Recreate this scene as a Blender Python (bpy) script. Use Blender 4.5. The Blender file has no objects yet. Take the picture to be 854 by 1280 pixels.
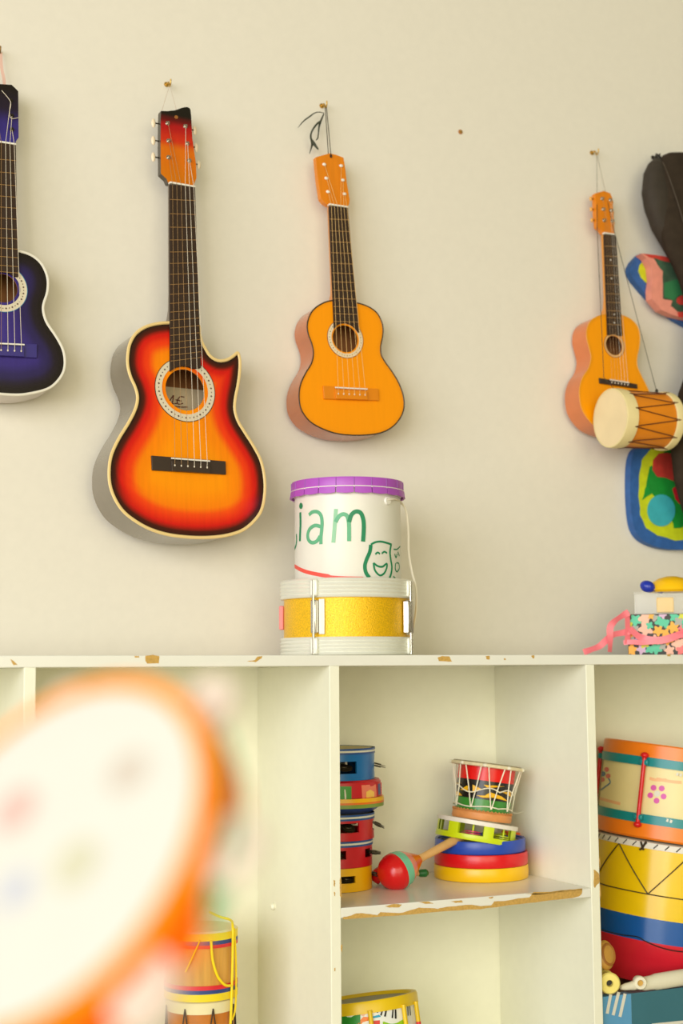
import bpy, bmesh, math, random
from mathutils import Vector, Matrix
import numpy as np
random.seed(7)
SC = bpy.context.scene
COL = SC.collection
PI = math.pi

# ------------------------------------------------------------------ camera, world, lights, exposure
F_PX, YAW, PITCH, ROLL = 1851.35, 0.436104, 0.1079236, -0.00700263
CAM = Vector((-1.10776, -2.43328, -0.031149))
_r = Vector((math.cos(YAW), -math.sin(YAW), 0))
FW = Vector((math.sin(YAW)*math.cos(PITCH), math.cos(YAW)*math.cos(PITCH), math.sin(PITCH)))
_u = _r.cross(FW)
RT = _r*math.cos(ROLL) + _u*math.sin(ROLL)
UP = -_r*math.sin(ROLL) + _u*math.cos(ROLL)
cd = bpy.data.cameras.new('camera')
cam = bpy.data.objects.new('camera', cd); COL.objects.link(cam)
M = Matrix.Identity(4)
for i in range(3):
    M[i][0] = RT[i]; M[i][1] = UP[i]; M[i][2] = -FW[i]; M[i][3] = CAM[i]
cam.matrix_world = M
cd.sensor_fit = 'HORIZONTAL'; cd.sensor_width = 24.0; cd.lens = 24.0*F_PX/854
cd.clip_start = 0.02
cd.dof.use_dof = True; cd.dof.focus_distance = 2.74; cd.dof.aperture_fstop = 2.9
SC.camera = cam

W = bpy.data.worlds.new('world'); SC.world = W; W.use_nodes = True
bg = W.node_tree.nodes['Background']
bg.inputs['Color'].default_value = (1.0, 0.95, 0.56, 1); bg.inputs['Strength'].default_value = 0.27
def area(name, loc, target, size, size_y, power, color):
    l = bpy.data.lights.new(name, 'AREA'); l.shape = 'RECTANGLE'; l.size = size; l.size_y = size_y
    l.energy = power; l.color = color
    o = bpy.data.objects.new(name, l); COL.objects.link(o); o.location = loc
    d = Vector(target)-Vector(loc); o.rotation_euler = d.to_track_quat('-Z', 'Y').to_euler()
    return o
area('window_light', (-6.8, -5.0, 1.3), (0.2, 0.3, 0.1), 6.6, 4.4, 525, (0.90, 0.915, 1.0))
area('front_fill', (-1.7, -6.2, 0.9), (0.3, 0.3, 0.1), 6.0, 3.6, 210, (1.0, 0.93, 0.68))  # frontal fill, added to brighten the insides of the compartments
SC.view_settings.view_transform = 'Standard'; SC.view_settings.look = 'None'
SC.view_settings.exposure = 0.0; SC.view_settings.gamma = 1.0; SC.view_settings.use_curve_mapping = False

# ------------------------------------------------------------------ helpers
def ray(px, py):
    return CAM.copy(), FW + RT*((px-427)/F_PX) - UP*((py-640)/F_PX)
def at(px, py, Y):                       # the point of the plane y = Y seen at that pixel of the photograph
    c, d = ray(px, py); return c + d*((Y-c.y)/d.y)
def atz(px, py, Z):
    c, d = ray(px, py); return c + d*((Z-c.z)/d.z)
def atd(px, py, dist):
    c, d = ray(px, py); return c + d*dist
def on_plane(px, py, O, N):
    c, d = ray(px, py); return c + d*((O-c).dot(N)/d.dot(N))

def lin(c):
    return tuple(((v/255)/12.92 if v/255 <= 0.04045 else ((v/255+0.055)/1.055)**2.4) for v in c)
MATS = {}
def mat(name, rgb, rough=0.5, metal=0.0, var=0.04, bump=0.0, scale=30, spec=0.5, coat=0.0, trans=0.0, attr=None, stretch=None, emis=0):
    if name in MATS: return MATS[name]
    m = bpy.data.materials.new(name); m.use_nodes = True
    nt = m.node_tree; b = nt.nodes['Principled BSDF']; L = nt.links
    b.inputs['Roughness'].default_value = rough; b.inputs['Metallic'].default_value = metal
    b.inputs['Specular IOR Level'].default_value = spec; b.inputs['Coat Weight'].default_value = coat
    b.inputs['Transmission Weight'].default_value = trans
    c = lin(rgb)
    tc = nt.nodes.new('ShaderNodeTexCoord'); mp = nt.nodes.new('ShaderNodeMapping')
    if stretch: mp.inputs['Scale'].default_value = stretch
    L.new(tc.outputs['Object'], mp.inputs['Vector'])
    n = nt.nodes.new('ShaderNodeTexNoise'); n.inputs['Scale'].default_value = scale; n.inputs['Detail'].default_value = 5
    L.new(mp.outputs[0], n.inputs['Vector'])
    mx = nt.nodes.new('ShaderNodeMix'); mx.data_type = 'RGBA'; mx.blend_type = 'MULTIPLY'
    mx.inputs[0].default_value = 1.0
    if attr:
        a = nt.nodes.new('ShaderNodeAttribute'); a.attribute_name = attr; L.new(a.outputs['Color'], mx.inputs[6])
    else:
        mx.inputs[6].default_value = (*c, 1)
    cr = nt.nodes.new('ShaderNodeMapRange'); cr.inputs[1].default_value = 0.3; cr.inputs[2].default_value = 0.7
    cr.inputs[3].default_value = 1-var; cr.inputs[4].default_value = 1+var*0.3
    L.new(n.outputs['Fac'], cr.inputs[0]); L.new(cr.outputs[0], mx.inputs[7])
    L.new(mx.outputs[2], b.inputs['Base Color'])
    if bump:
        bp = nt.nodes.new('ShaderNodeBump'); bp.inputs['Strength'].default_value = bump; bp.inputs['Distance'].default_value = 0.002
        L.new(n.outputs['Fac'], bp.inputs['Height']); L.new(bp.outputs[0], b.inputs['Normal'])
    MATS[name] = m
    return m

class MB:
    def __init__(s): s.v = []; s.f = []; s.c = []; s.mi = []
    def add(s, vs, fs, col=None, mi=0):
        k = len(s.v); s.v += [Vector(v) for v in vs]; s.f += [tuple(i+k for i in f) for f in fs]
        s.mi += [mi]*len(fs)
        if col is not None: s.c += (col if isinstance(col, list) else [col]*len(vs))
        return s
    def xf(s, mtx): s.v = [mtx @ v for v in s.v]; return s
def box(cx, cy, cz, sx, sy, sz, mb=None):
    mb = mb or MB(); x, y, z = sx/2, sy/2, sz/2
    mb.add([(cx+a*x, cy+b*y, cz+c*z) for c in (-1, 1) for b in (-1, 1) for a in (-1, 1)],
           [(0,2,3,1),(4,5,7,6),(0,1,5,4),(2,6,7,3),(1,3,7,5),(0,4,6,2)]); return mb
def lathe(prof, n=64, mb=None, closed=False, a0=0, a1=2*PI, skip=None):
    """profile of (r, z); closed = profile loops back on itself"""
    mb = mb or MB(); full = abs(a1-a0-2*PI) < 1e-6; m = n if full else n+1
    vs = []
    for i in range(m):
        a = a0+(a1-a0)*i/n
        for r, z in prof: vs.append((r*math.cos(a), r*math.sin(a), z))
    k = len(prof); fs = []
    for i in range(n):
        j = (i+1) % m
        for q in range(k if closed else k-1):
            if skip and skip(i, q): continue
            p = (q+1) % k
            f = [i*k+q, j*k+q, j*k+p, i*k+p]
            fs.append(tuple(f))
    mb.add(vs, fs); return mb
def disc(r, z, n=64, mb=None):
    mb = mb or MB(); mb.add([(r*math.cos(2*PI*i/n), r*math.sin(2*PI*i/n), z) for i in range(n)], [tuple(range(n))]); return mb
def smooth_path(P, n=6, closed=False):
    P = [Vector(p) for p in P]; out = []; N = len(P)
    rng = range(N if closed else N-1)
    for i in rng:
        if closed: a, b, c, d = P[(i-1)%N], P[i], P[(i+1)%N], P[(i+2)%N]
        else: a, b, c, d = P[max(i-1,0)], P[i], P[i+1], P[min(i+2,N-1)]
        for k in range(n):
            t = k/n
            out.append(0.5*((2*b)+(c-a)*t+(2*a-5*b+4*c-d)*t*t+(3*b-a-3*c+d)*t**3))
    if not closed: out.append(P[-1])
    return out
def tube(path, r, n=8, closed=False, mb=None, flat=1.0, up=None):
    mb = mb or MB(); P = [Vector(p) for p in path]; N = len(P)
    rs = r if isinstance(r, (list, tuple)) else [r]*N
    vs = []; fs = []; nrm = None
    for i, p in enumerate(P):
        t = (P[(i+1)%N]-P[i-1]) if closed else (P[min(i+1,N-1)]-P[max(i-1,0)])
        if t.length < 1e-9: t = Vector((0,0,1))
        t.normalize()
        if up is not None: nrm = Vector(up[i] if isinstance(up, list) else up)
        elif nrm is None: nrm = Vector((0,0,1)) if abs(t.z) < 0.9 else Vector((1,0,0))
        nrm = nrm - t*nrm.dot(t); nrm.normalize(); b = t.cross(nrm)
        for k in range(n):
            a = 2*PI*k/n
            vs.append(p + (nrm*math.sin(a)*flat + b*math.cos(a))*rs[i])
    for i in range(N if closed else N-1):
        j = (i+1) % N
        for k in range(n):
            l = (k+1) % n; fs.append((i*n+k, i*n+l, j*n+l, j*n+k))
    if not closed:
        fs.append(tuple(range(n))[::-1]); fs.append(tuple((N-1)*n+k for k in range(n)))
    mb.add(vs, fs); return mb
def prism(poly, z0, z1, mb=None):
    mb = mb or MB(); n = len(poly)
    vs = [(p[0], p[1], z0) for p in poly]+[(p[0], p[1], z1) for p in poly]
    fs = [tuple(range(n))[::-1], tuple(range(n, 2*n))]+[(i, (i+1)%n, (i+1)%n+n, i+n) for i in range(n)]
    mb.add(vs, fs); return mb
def ball(c, rx, ry=None, rz=None, n=20, mb=None, mtx=None):
    mb = mb or MB(); ry = ry or rx; rz = rz or rx; vs = []; fs = []; m = n//2
    for i in range(m+1):
        th = PI*i/m
        for k in range(n):
            a = 2*PI*k/n; v = Vector((rx*math.sin(th)*math.cos(a), ry*math.sin(th)*math.sin(a), rz*math.cos(th)))
            if mtx: v = mtx @ v
            vs.append(Vector(c)+v)
    for i in range(m):
        for k in range(n):
            l = (k+1) % n; fs.append((i*n+k, (i+1)*n+k, (i+1)*n+l, i*n+l))
    mb.add(vs, fs); return mb
def ribbon(path, w, nrm, th=0.0006, mb=None):
    """flat strip: path points, width(s), surface normal(s)"""
    mb = mb or MB(); P = [Vector(p) for p in path]; N = len(P); vs = []; fs = []
    ws = w if isinstance(w, (list, tuple)) else [w]*N
    for i, p in enumerate(P):
        t = (P[min(i+1,N-1)]-P[max(i-1,0)]).normalized(); nn = Vector(nrm[i] if isinstance(nrm, list) else nrm).normalized()
        s = t.cross(nn).normalized()*ws[i]/2
        vs += [p-s, p+s, p+s+nn*th, p-s+nn*th]
    for i in range(N-1):
        for k in range(4):
            l = (k+1) % 4; fs.append((i*4+k, i*4+l, i*4+4+l, i*4+4+k))
    fs += [(3,2,1,0), (N*4-4, N*4-3, N*4-2, N*4-1)]
    mb.add(vs, fs); return mb

class Thing:
    def __init__(s, name, label, cat, mtx=None, group=None, kind=None, loc=None):
        s.o = bpy.data.objects.new(name, None); COL.objects.link(s.o); s.o.empty_display_size = 0.02
        s.m = mtx.copy() if mtx else Matrix.Translation(loc or (0,0,0)); s.o.matrix_world = s.m
        if label: s.o['label'] = label
        if cat: s.o['category'] = cat
        if group: s.o['group'] = group
        if kind: s.o['kind'] = kind
        s.inv = s.m.inverted()
    def part(s, name, mb, m, world=False, under=None, **k):
        if world: mb.xf(s.inv)
        return mk(name, mb, m, under or s.o, **k)
def mk(name, mb, m, parent=None, bevel=0, seg=2, smooth=True, sharp=35, label=None, kind=None, solid=0, merge=True):
    me = bpy.data.meshes.new(name); me.from_pydata([tuple(v) for v in mb.v], [], mb.f)
    ms = m if isinstance(m, (list, tuple)) else [m]
    for q in ms: me.materials.append(q)
    for p, i in zip(me.polygons, mb.mi): p.material_index = i
    if mb.c and len(mb.c) == len(mb.v):
        ca = me.color_attributes.new('Col', 'FLOAT_COLOR', 'POINT')
        ca.data.foreach_set('color', [x for c in mb.c for x in (*c, 1.0)])
    elif merge:
        bm = bmesh.new(); bm.from_mesh(me); bmesh.ops.remove_doubles(bm, verts=bm.verts, dist=1e-6)
        bmesh.ops.recalc_face_normals(bm, faces=bm.faces); bm.to_mesh(me); bm.free()
    if smooth:
        me.polygons.foreach_set('use_smooth', [True]*len(me.polygons)); me.set_sharp_from_angle(angle=math.radians(sharp))
    o = bpy.data.objects.new(name, me); COL.objects.link(o)
    if parent: o.parent = parent
    if solid:
        md = o.modifiers.new('solid', 'SOLIDIFY'); md.thickness = solid; md.offset = -1
    if bevel:
        md = o.modifiers.new('bevel', 'BEVEL'); md.width = bevel; md.segments = seg; md.limit_method = 'ANGLE'; md.angle_limit = math.radians(40)
    if label: o['label'] = label
    if kind: o['kind'] = kind
    return o
def tag(o, label, cat, group=None, kind=None):
    o['label'] = label; o['category'] = cat
    if group: o['group'] = group
    if kind: o['kind'] = kind
    return o
def frame(O, X, Y, Z):
    m = Matrix.Identity(4)
    for i in range(3): m[i][0] = X[i]; m[i][1] = Y[i]; m[i][2] = Z[i]; m[i][3] = O[i]
    return m
def axis_frame(O, Z, hint=(0,-1,0)):
    Z = Vector(Z).normalized(); X = (Vector(hint)-Z*Z.dot(Vector(hint))).normalized(); Y = Z.cross(X)
    return frame(O, X, Y, Z)
def hit_cyl(T, px, py, R, Rtop=None, h=1.0):
    """local point of a thing's cylinder (axis z) seen at a pixel"""
    c, d = ray(px, py); c = T.inv @ c; d = T.inv.to_3x3() @ d
    A = d.x**2+d.y**2; B = 2*(c.x*d.x+c.y*d.y); C = c.x**2+c.y**2-R*R
    D = B*B-4*A*C
    t = (-B-math.sqrt(max(D,0)))/(2*A)
    p = c+d*t
    if D < 0: q = Vector((p.x, p.y, 0)).normalized()*R; p = Vector((q.x, q.y, p.z))
    return p
def cyl_stroke(T, pts, w_px, R, mb=None, th=0.0005, n=5):
    """brush stroke lying on the cylinder of T"""
    P2 = smooth_path([(x, y, 0) for x, y in pts], n)
    P = [hit_cyl(T, p.x, p.y, R+0.0002) for p in P2]; N = [Vector((p.x, p.y, 0)) for p in P]
    return ribbon(P, w_px, N, th, mb)
def cyl_patch(T, poly, R, mb=None, th=0.0004):
    """flat print on a cylinder: polygon in photo pixels"""
    mb = mb or MB(); cx = sum(p[0] for p in poly)/len(poly); cy = sum(p[1] for p in poly)/len(poly)
    n = len(poly); K = 4; vs = []
    for k in range(K+1):
        for x, y in poly:
            s = k/K if k else 0.001; vs.append(hit_cyl(T, cx+(x-cx)*s, cy+(y-cy)*s, R+th))
    fs = [(k*n+i, k*n+(i+1)%n, (k+1)*n+(i+1)%n, (k+1)*n+i) for k in range(K) for i in range(n)]
    mb.add(vs, fs); return mb

# ------------------------------------------------------------------ materials
m_wall = mat('wall_paint', (228, 222, 208), 0.65, var=0.02, bump=0.05, scale=60, spec=0.3)
m_shelf = mat('cream_shelf_paint', (243, 242, 221), 0.4, var=0.02, bump=0.05, scale=40, spec=0.4)
m_shelf_top = mat('cream_shelf_paint_glossy', (234, 233, 222), 0.25, var=0.02, scale=20)
m_floor = mat('floor_vinyl', (200, 185, 160), 0.4, var=0.06, scale=6)
m_chip = mat('bare_particle_board', (206, 164, 84), 0.8, var=0.22, bump=0.4, scale=220)
m_brass = mat('brass', (205, 165, 85), 0.3, 0.9, scale=60)
m_steel = mat('steel', (205, 200, 190), 0.22, 0.95, var=0.05)
m_darkmetal = mat('dark_metal', (60, 52, 42), 0.35, 0.7)
m_white = mat('white_plastic', (240, 236, 226), 0.4)
m_black = mat('black_plastic', (30, 26, 22), 0.35)
m_ebony = mat('dark_fretboard', (62, 48, 38), 0.75, spec=0.15, var=0.15, scale=60, stretch=(6, 0.6, 1))
m_fret = mat('fret_brass', (205, 160, 100), 0.35, 0.6)
m_string = mat('nylon_string', (225, 212, 190), 0.3)
m_wound = mat('wound_string', (178, 140, 92), 0.35, 0.4)
m_cord_dark = mat('dark_cord', (62, 58, 42), 0.8)
m_cord_white = mat('white_cord', (236, 228, 208), 0.7)
m_red = mat('red_plastic', (222, 20, 28), 0.28)
m_blue = mat('blue_plastic', (28, 76, 170), 0.28)
m_yellow = mat('yellow_plastic', (250, 196, 8), 0.3)
m_cream_head = mat('drum_head', (238, 224, 180), 0.55, var=0.05, scale=15)

# ------------------------------------------------------------------ setting
WY = 0.358                                    # the wall plane
ZF = -0.90                                    # floor height; the top of the shelf unit is z = 0
w = mk('wall_back', box(1.0, WY+0.06, 0.95, 9.0, 0.12, 3.9), m_wall, smooth=False); w['kind'] = 'structure'
f = mk('floor', box(1.0, -2.6, ZF-0.05, 9.0, 6.1, 0.1), m_floor, smooth=False); f['kind'] = 'structure'

# ------------------------------------------------------------------ open shelf unit
P_, T_, D_ = 0.55, 0.02, 0.347
S = Thing('open_shelf_unit', 'long cream-painted open shelf unit with chipped edges standing against the wall', 'shelf unit', loc=(0.0, 0.0, ZF))
TB = 0.0195
x0, x1 = -2*P_, 3*P_+T_
S.part('top_board', box((x0+x1)/2, (D_+0.006)/2, -TB/2, x1-x0, D_+0.006, TB), m_shelf_top, True, bevel=0.0015)
for i in range(-2, 4):
    S.part('divider_panel', box(i*P_+T_/2, D_/2, (-TB+ZF)/2, T_, D_, -TB-ZF), m_shelf, True, bevel=0.0012)
for i in range(-2, 3):
    X0 = i*P_+T_; X1 = (i+1)*P_
    S.part('back_panel', box((X0+X1)/2, D_+0.003, (-TB+ZF)/2, X1-X0+0.01, 0.006, -TB-ZF), m_shelf, True)
    S.part('bottom_board', box((X0+X1)/2, D_/2, ZF+0.07, X1-X0, D_, T_), m_shelf, True, bevel=0.0012)
    S.part('plinth', box((X0+X1)/2, 0.03, ZF+0.03, X1-X0, T_, 0.06), m_shelf, True)
ZS = -0.446                                   # top of the middle shelf
S.part('shelf_board', box(T_/2+P_/2, D_/2, ZS-0.00875, P_-T_, D_-0.001, 0.0175), m_shelf_top, True, bevel=0.0012)
# chipped paint: bare board showing on the front edges
def ragged(pts, Y=-0.0004, amp=0.6, n=5):
    out = []
    for i in range(len(pts)):
        a, b = pts[i], pts[(i+1) % len(pts)]
        for k in range(n):
            t = k/n; out.append((a[0]+(b[0]-a[0])*t+random.uniform(-amp, amp), a[1]+(b[1]-a[1])*t+random.uniform(-amp, amp)*0.7))
    return out
def chip(name, pts, Y=-0.0003, amp=0.5, n=4, **k):
    q = [at(x, y, Y) for x, y in ragged(pts, amp=amp, n=n)]
    mb = MB(); N = len(q); mb.add(q+[p+Vector((0, 0.0006, 0)) for p in q], [tuple(range(N))]+[(i, (i+1)%N, (i+1)%N+N, i+N) for i in range(N)])
    return S.part(name, mb, m_chip, True, smooth=False, **k)
for pts in ([(13,824),(17,826),(22,831),(17,831.5)], [(182,820),(191,818.5),(199,820),(199,829),(184,829.5),(181.5,825)],
            [(168,820),(174,820),(174,822),(169,822)], [(309,826.5),(319,825),(322,821),(328,820),(327,823),(320,827.5)],
            [(547,822),(553,820),(562,820.5),(565,827),(549,826.5)], [(607.5,820),(612,819.5),(612.5,824.5),(608.5,824)],
            [(630,823),(632.5,823),(632.5,825),(630.5,825)], [(664.5,819.5),(668,819),(668,823),(665.5,822.5)], [(834,818),(838,817.5),(838.5,820.5),(835,820.5)]):
    chip('paint_chip', pts, amp=0.35)
low = [(428.5,1146.6),(436,1145.5),(446,1141.5),(455,1141.8),(464,1142.5),(472,1144.2),(476,1140.5),(488,1141),(500,1141.8),(513,1138),(524,1134.5),(536,1135),
       (548,1136),(556,1134),(566,1133),(578,1131.5),(590,1131),(602,1133),(614,1132),(618,1127),(632,1126),(648,1123),(662,1121.5),(668,1115),(690,1114.5),(728,1110.5),(727.5,1118),(722,1121),(712,1123.2),
       (690,1125.5),(660,1129),(630,1132.5),(600,1136.3),(560,1138.6),(520,1142.5),(480,1145.6),(430,1149.3)]
chip('paint_chip', low, amp=0.5, n=3)
for pts in ([(481,1133),(492,1130),(503,1130.5),(499,1134),(487,1134.5)], [(524,1127.5),(536,1127),(542,1129.5),(533,1130)], [(564,1127),(577,1125.5),(579,1128),(570,1128.5)],
            [(657,1117),(680,1115.5),(708,1112.5),(728,1111.3),(727,1113),(700,1115.5),(670,1118.5)], [(611,1121.5),(617,1121),(616,1123),(612,1123)]):
    chip('paint_chip', pts, amp=0.4)
for pts in ([(417,1100),(419,1101),(419,1108),(417.5,1108)], [(417.5,1115),(419,1115),(419,1120),(418,1120)], [(424.5,1100),(426.5,1096),(427.2,1122),(425,1120)],
            [(426,1183),(428,1180),(427.8,1190),(426.5,1188)], [(418,1210),(419.5,1210),(419.3,1214),(418.2,1214)],
            [(742.5,1087),(745,1088),(749,1092),(750,1100),(749,1104),(746,1106),(744,1110),(742.5,1108)], [(750,1110),(751,1106),(751.2,1122),(750,1120)], [(749,1075),(750,1070),(750.5,1084)]):
    chip('paint_chip', pts, amp=0.3)
c, d = ray(343, 1133); p = c+d*((0-c.x)/d.x)
S.part('shelf_pin', lathe([(0,0),(0.006,0.0),(0.007,0.004),(0.004,0.008),(0,0.009)], 16).xf(axis_frame(p, (-1,0,0), (0,0,1))), m_shelf, True)

# ------------------------------------------------------------------ guitars
def seg_dist(P, poly):
    P = np.asarray(P); best = np.full(len(P), 1e9); n = len(poly); Q = np.asarray(poly)
    for i in range(n):
        a = Q[i]; b = Q[(i+1) % n]; ab = b-a; t = np.clip(((P-a)@ab)/max(ab@ab, 1e-12), 0, 1)
        best = np.minimum(best, np.linalg.norm(P-(a+t[:, None]*ab), axis=1))
    return best
def ramp(stops, x):
    if x <= stops[0][0]: return stops[0][1]
    for (a, ca), (b, cb) in zip(stops, stops[1:]):
        if x <= b:
            t = (x-a)/(b-a); t = t*t*(3-2*t); return tuple(u+(v-u)*t for u, v in zip(ca, cb))
    return stops[-1][1]
def inside(p, poly):
    c = False; n = len(poly)
    for i in range(n):
        a = poly[i]; b = poly[(i+1) % n]
        if (a[1] > p[1]) != (b[1] > p[1]) and p[0] < (b[0]-a[0])*(p[1]-a[1])/(b[1]-a[1])+a[0]: c = not c
    return c

def guitar(name, label, G):
    tilt, yaw = math.radians(G['tilt']), math.radians(G['yaw'])
    N = Vector((math.sin(yaw)*math.cos(tilt), -math.cos(yaw)*math.cos(tilt), math.sin(tilt)))
    X = Vector((math.cos(yaw), math.sin(yaw), 0)); U = N.cross(X)
    dep = G['depth']; Yf = WY-dep
    for it in range(4):
        O = at(*G['hole'], Yf)
        out = [on_plane(x, y, O, N)-O for x, y in G['outline']]
        loc = [Vector((p.dot(X), p.dot(U))) for p in out]
        hi = max((O+X*p.x+U*p.y-N*dep).y for p in loc); Yf -= hi-(WY-0.0006)
    T = Thing(name, label, 'guitar', frame(O, X, U, N))
    def L(x, y, w=0.0):
        q = on_plane(x, y, O+N*w, N)-O; return Vector((q.dot(X), q.dot(U), w))
    if 'mirror' in G:                          # only one half is in the frame: the other half is its mirror
        ax = L(*G['mirror']).x; half = loc; full = half+[Vector((2*ax-p.x, p.y)) for p in reversed(half)]
        loc = full
    pts3 = smooth_path([(p.x, p.y, 0) for p in loc], 5, True)
    # resample by arc length, keeping sharp horn
    outl = [(p.x, p.y) for p in pts3]
    n = len(outl)
    hr = G['hole_r']*(O-CAM).dot(FW)/F_PX
    # rim and back (one shell, hollow)
    body = MB()
    vs = [(x, y, 0) for x, y in outl]+[(x, y, -dep) for x, y in outl]
    body.add(vs, [(i, (i+1)%n, (i+1)%n+n, i+n) for i in range(n)])
    body.add([(x, y, -dep) for x, y in outl], [tuple(range(n))])
    T.part('body', body, G['m_side'], sharp=50)
    T.part('back_lining', prism([(x*0.97, y*0.97) for x, y in outl], -dep+0.003, -dep+0.004), mat('inner_wood', (150, 95, 48), 0.7, var=0.2, scale=40, stretch=(5,0.5,1)))
    # soundboard: rings from the outline in to the sound hole
    K = 22; rings = []; cols = []
    for k in range(K+1):
        t = k/K; t = 1-(1-t)**1.3 if False else t
        for x, y in outl:
            a = math.atan2(y, x); hx, hy = hr*math.cos(a), hr*math.sin(a)
            rings.append((x+(hx-x)*t, y+(hy-y)*t))
    dist = seg_dist(np.array(rings), outl)
    if G.get('ymix'): pass
    stops = G['burst']; cols = [ramp(stops, d) for d in dist]
    sb = MB(); TH = 0.0022
    sb.add([(x, y, 0) for x, y in rings], [(k*n+i, k*n+(i+1)%n, (k+1)*n+(i+1)%n, (k+1)*n+i) for k in range(K) for i in range(n)], cols)
    inn = [(hr*math.cos(math.atan2(y, x)), hr*math.sin(math.atan2(y, x))) for x, y in outl]
    wood = lin((190, 120, 60))
    sb.add([(x, y, 0) for x, y in inn]+[(x, y, -TH) for x, y in inn], [(i, (i+1)%n, (i+1)%n+n, i+n) for i in range(n)], [wood]*(2*n))
    T.part('soundboard', sb, G['m_top'], sharp=60, merge=False)
    # binding
    T.part('binding', tube([(x, y, 0.0002) for x, y in outl], G['bind_r'], 6, True, flat=0.7), G['m_bind'])
    # rosette
    sc = (O-CAM).dot(FW)/F_PX
    if 'ros' in G:
        ri, ro = G['ros'][0]*sc, G['ros'][1]*sc
        ros = T.part('rosette', lathe([(ri,0.0002),(ri,0.0009),(ro,0.0009),(ro,0.0002)], 72), G['m_ros'])
        T.part('rosette_ring', lathe([(ro,0.0001),(ro,0.0012),(ro+0.0011,0.0012),(ro+0.0011,0.0001)], 72), G.get('m_rosring', m_ebony), under=ros)
        if 'dots' in G:
            mb = MB(); rm = (ri+ro)/2
            for k in range(G['dots']):
                a = 2*PI*k/G['dots']; s = (ro-ri)*0.13*(1.25 if k % 2 else 0.8)
                c0 = Vector((rm*math.cos(a), rm*math.sin(a), 0.0011)); e = Vector((-math.sin(a), math.cos(a), 0)); g = Vector((math.cos(a), math.sin(a), 0))
                mb.add([c0+e*s, c0+g*s, c0-e*s, c0-g*s], [(0,1,2,3)])
            T.part('rosette_inlay', mb, mat('inlay', (90, 62, 50), 0.6), kind='stuff', merge=False, under=ros)
    # label inside
    if 'label_paper' in G:
        s = hr*0.86
        plb = T.part('paper_label', box(0.030, -0.012, -dep+0.006, 0.10, 0.078, 0.001), mat('label_paper', (225, 205, 170), 0.8))
        mb = MB()
        for q in ([(-.9,-.2),(-.55,.35),(-.45,.5),(-.5,.1),(-.55,-.1),(-.2,-.05)], [(.3,.45),(.0,.45),(-.2,.1),(-.1,-.1),(.2,0)], [(-.9,-.25),(-.2,-.3),(.5,-.25)], [(-.3,.2),(.1,.15)]):
            ribbon(smooth_path([(a*s*0.9+0.026, b*s*0.8-0.004, -dep+0.0068) for a, b in q], 4), 0.0022, (0,0,1), 0.0002, mb)
        T.part('label_script', mb, mat('label_ink', (110, 50, 40), 0.7), under=plb)
    # neck, fretboard, nut, frets
    nl, nr, bl, br = [L(*q, 0.004) for q in G['fb']]
    arc = []
    for k in range(9):
        t = k/8; p = bl.lerp(br, t); r = math.hypot(p.x, p.y)
        if G.get('fbarc', True) and r < hr*1.12: p = Vector((p.x, math.sqrt(max((hr*1.12)**2-p.x**2, 0)), 0))
        arc.append((p.x, p.y))
    fbd = T.part('fretboard', prism([(nl.x, nl.y)]+arc+[(nr.x, nr.y)], 0.0004, 0.006), m_ebony, smooth=False, bevel=0.0006)
    topy = max(y for x, y in outl)
    NK = MB(); prof = []
    nw = (nr.x-nl.x); ry = 12
    rings_n = []
    y_in = L(*G['fb'][2], 0).y
    ny0 = nl.y; jy = topy-0.012
    secs = []
    for k in range(9):
        t = k/8; a = nl.lerp(bl, (ny0-(ny0+(jy-ny0)*t))/(ny0-bl.y)); b = nr.lerp(br, (ny0-(ny0+(jy-ny0)*t))/(ny0-br.y))
        dd = 0.017 + (0.035*((t-0.85)/0.15) if t > 0.85 else 0)
        dd = min(dd, dep-0.004)
        row = []
        for q in range(ry+1):
            an = PI*q/ry; row.append(((a.x+b.x)/2-(b.x-a.x)/2*math.cos(an), (a.y+b.y)/2, 0.0004-dd*math.sin(an)**0.7 if 0 < q < ry else 0.0004))
        secs.append(row)
    m1 = ry+1
    NK.add([p for r_ in secs for p in r_], [(i*m1+k, i*m1+(k+1)%m1, (i+1)*m1+(k+1)%m1, (i+1)*m1+k) for i in range(8) for k in range(m1)]+[tuple(range(m1)), tuple(8*m1+k for k in range(m1))])
    T.part('neck', NK, G['m_neck'], sharp=60)
    T.part('nut', box((nl.x+nr.x)/2, (nl.y+nr.y)/2+0.0015, 0.003, nr.x-nl.x+0.001, 0.0035, 0.009).xf(Matrix.Identity(4)), m_white, bevel=0.0006)
    fr = None; cy0 = G['fb'][0][1]; 
    for fy in G['frets']:
        tl = (fy-G['fb'][0][1])/(G['fb'][2][1]-G['fb'][0][1]); a = nl.lerp(bl, tl); b = nr.lerp(br, tl)
        a = a.copy(); b = b.copy(); a.z = b.z = 0.0062
        T.part('fret', tube([a, b], 0.0006, 5), m_fret, under=fbd)
    for dx, dy in G.get('pearls', []):
        p = L(dx, dy, 0.006); T.part('fret_marker', lathe([(0,0.0004),(0.0016,0.0004),(0.0018,0)], 12).xf(Matrix.Translation(p)), m_white, under=fbd)
    # headstock
    hs = [L(x, y, -0.001) for x, y in G['head']]
    ymin, ymax = min(p.y for p in hs), max(p.y for p in hs)
    if 'head_ramp' in G:
        # rows of colour down the face: slice the outline finely
        hp = [(p.x, p.y) for p in hs]; rows = 40; mb = MB()
        bm_pts = []
        for k in range(rows+1):
            y = ymin+(ymax-ymin)*(0.002+0.996*k/rows); xs = []
            for i in range(len(hp)):
                a, b = hp[i], hp[(i+1) % len(hp)]
                if (a[1] > y) != (b[1] > y): xs.append(a[0]+(b[0]-a[0])*(y-a[1])/(b[1]-a[1]))
            xs.sort(); bm_pts.append((xs[0], xs[-1], y))
        cols = [ramp(G['head_ramp'], k/rows) for k in range(rows+1)]
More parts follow.
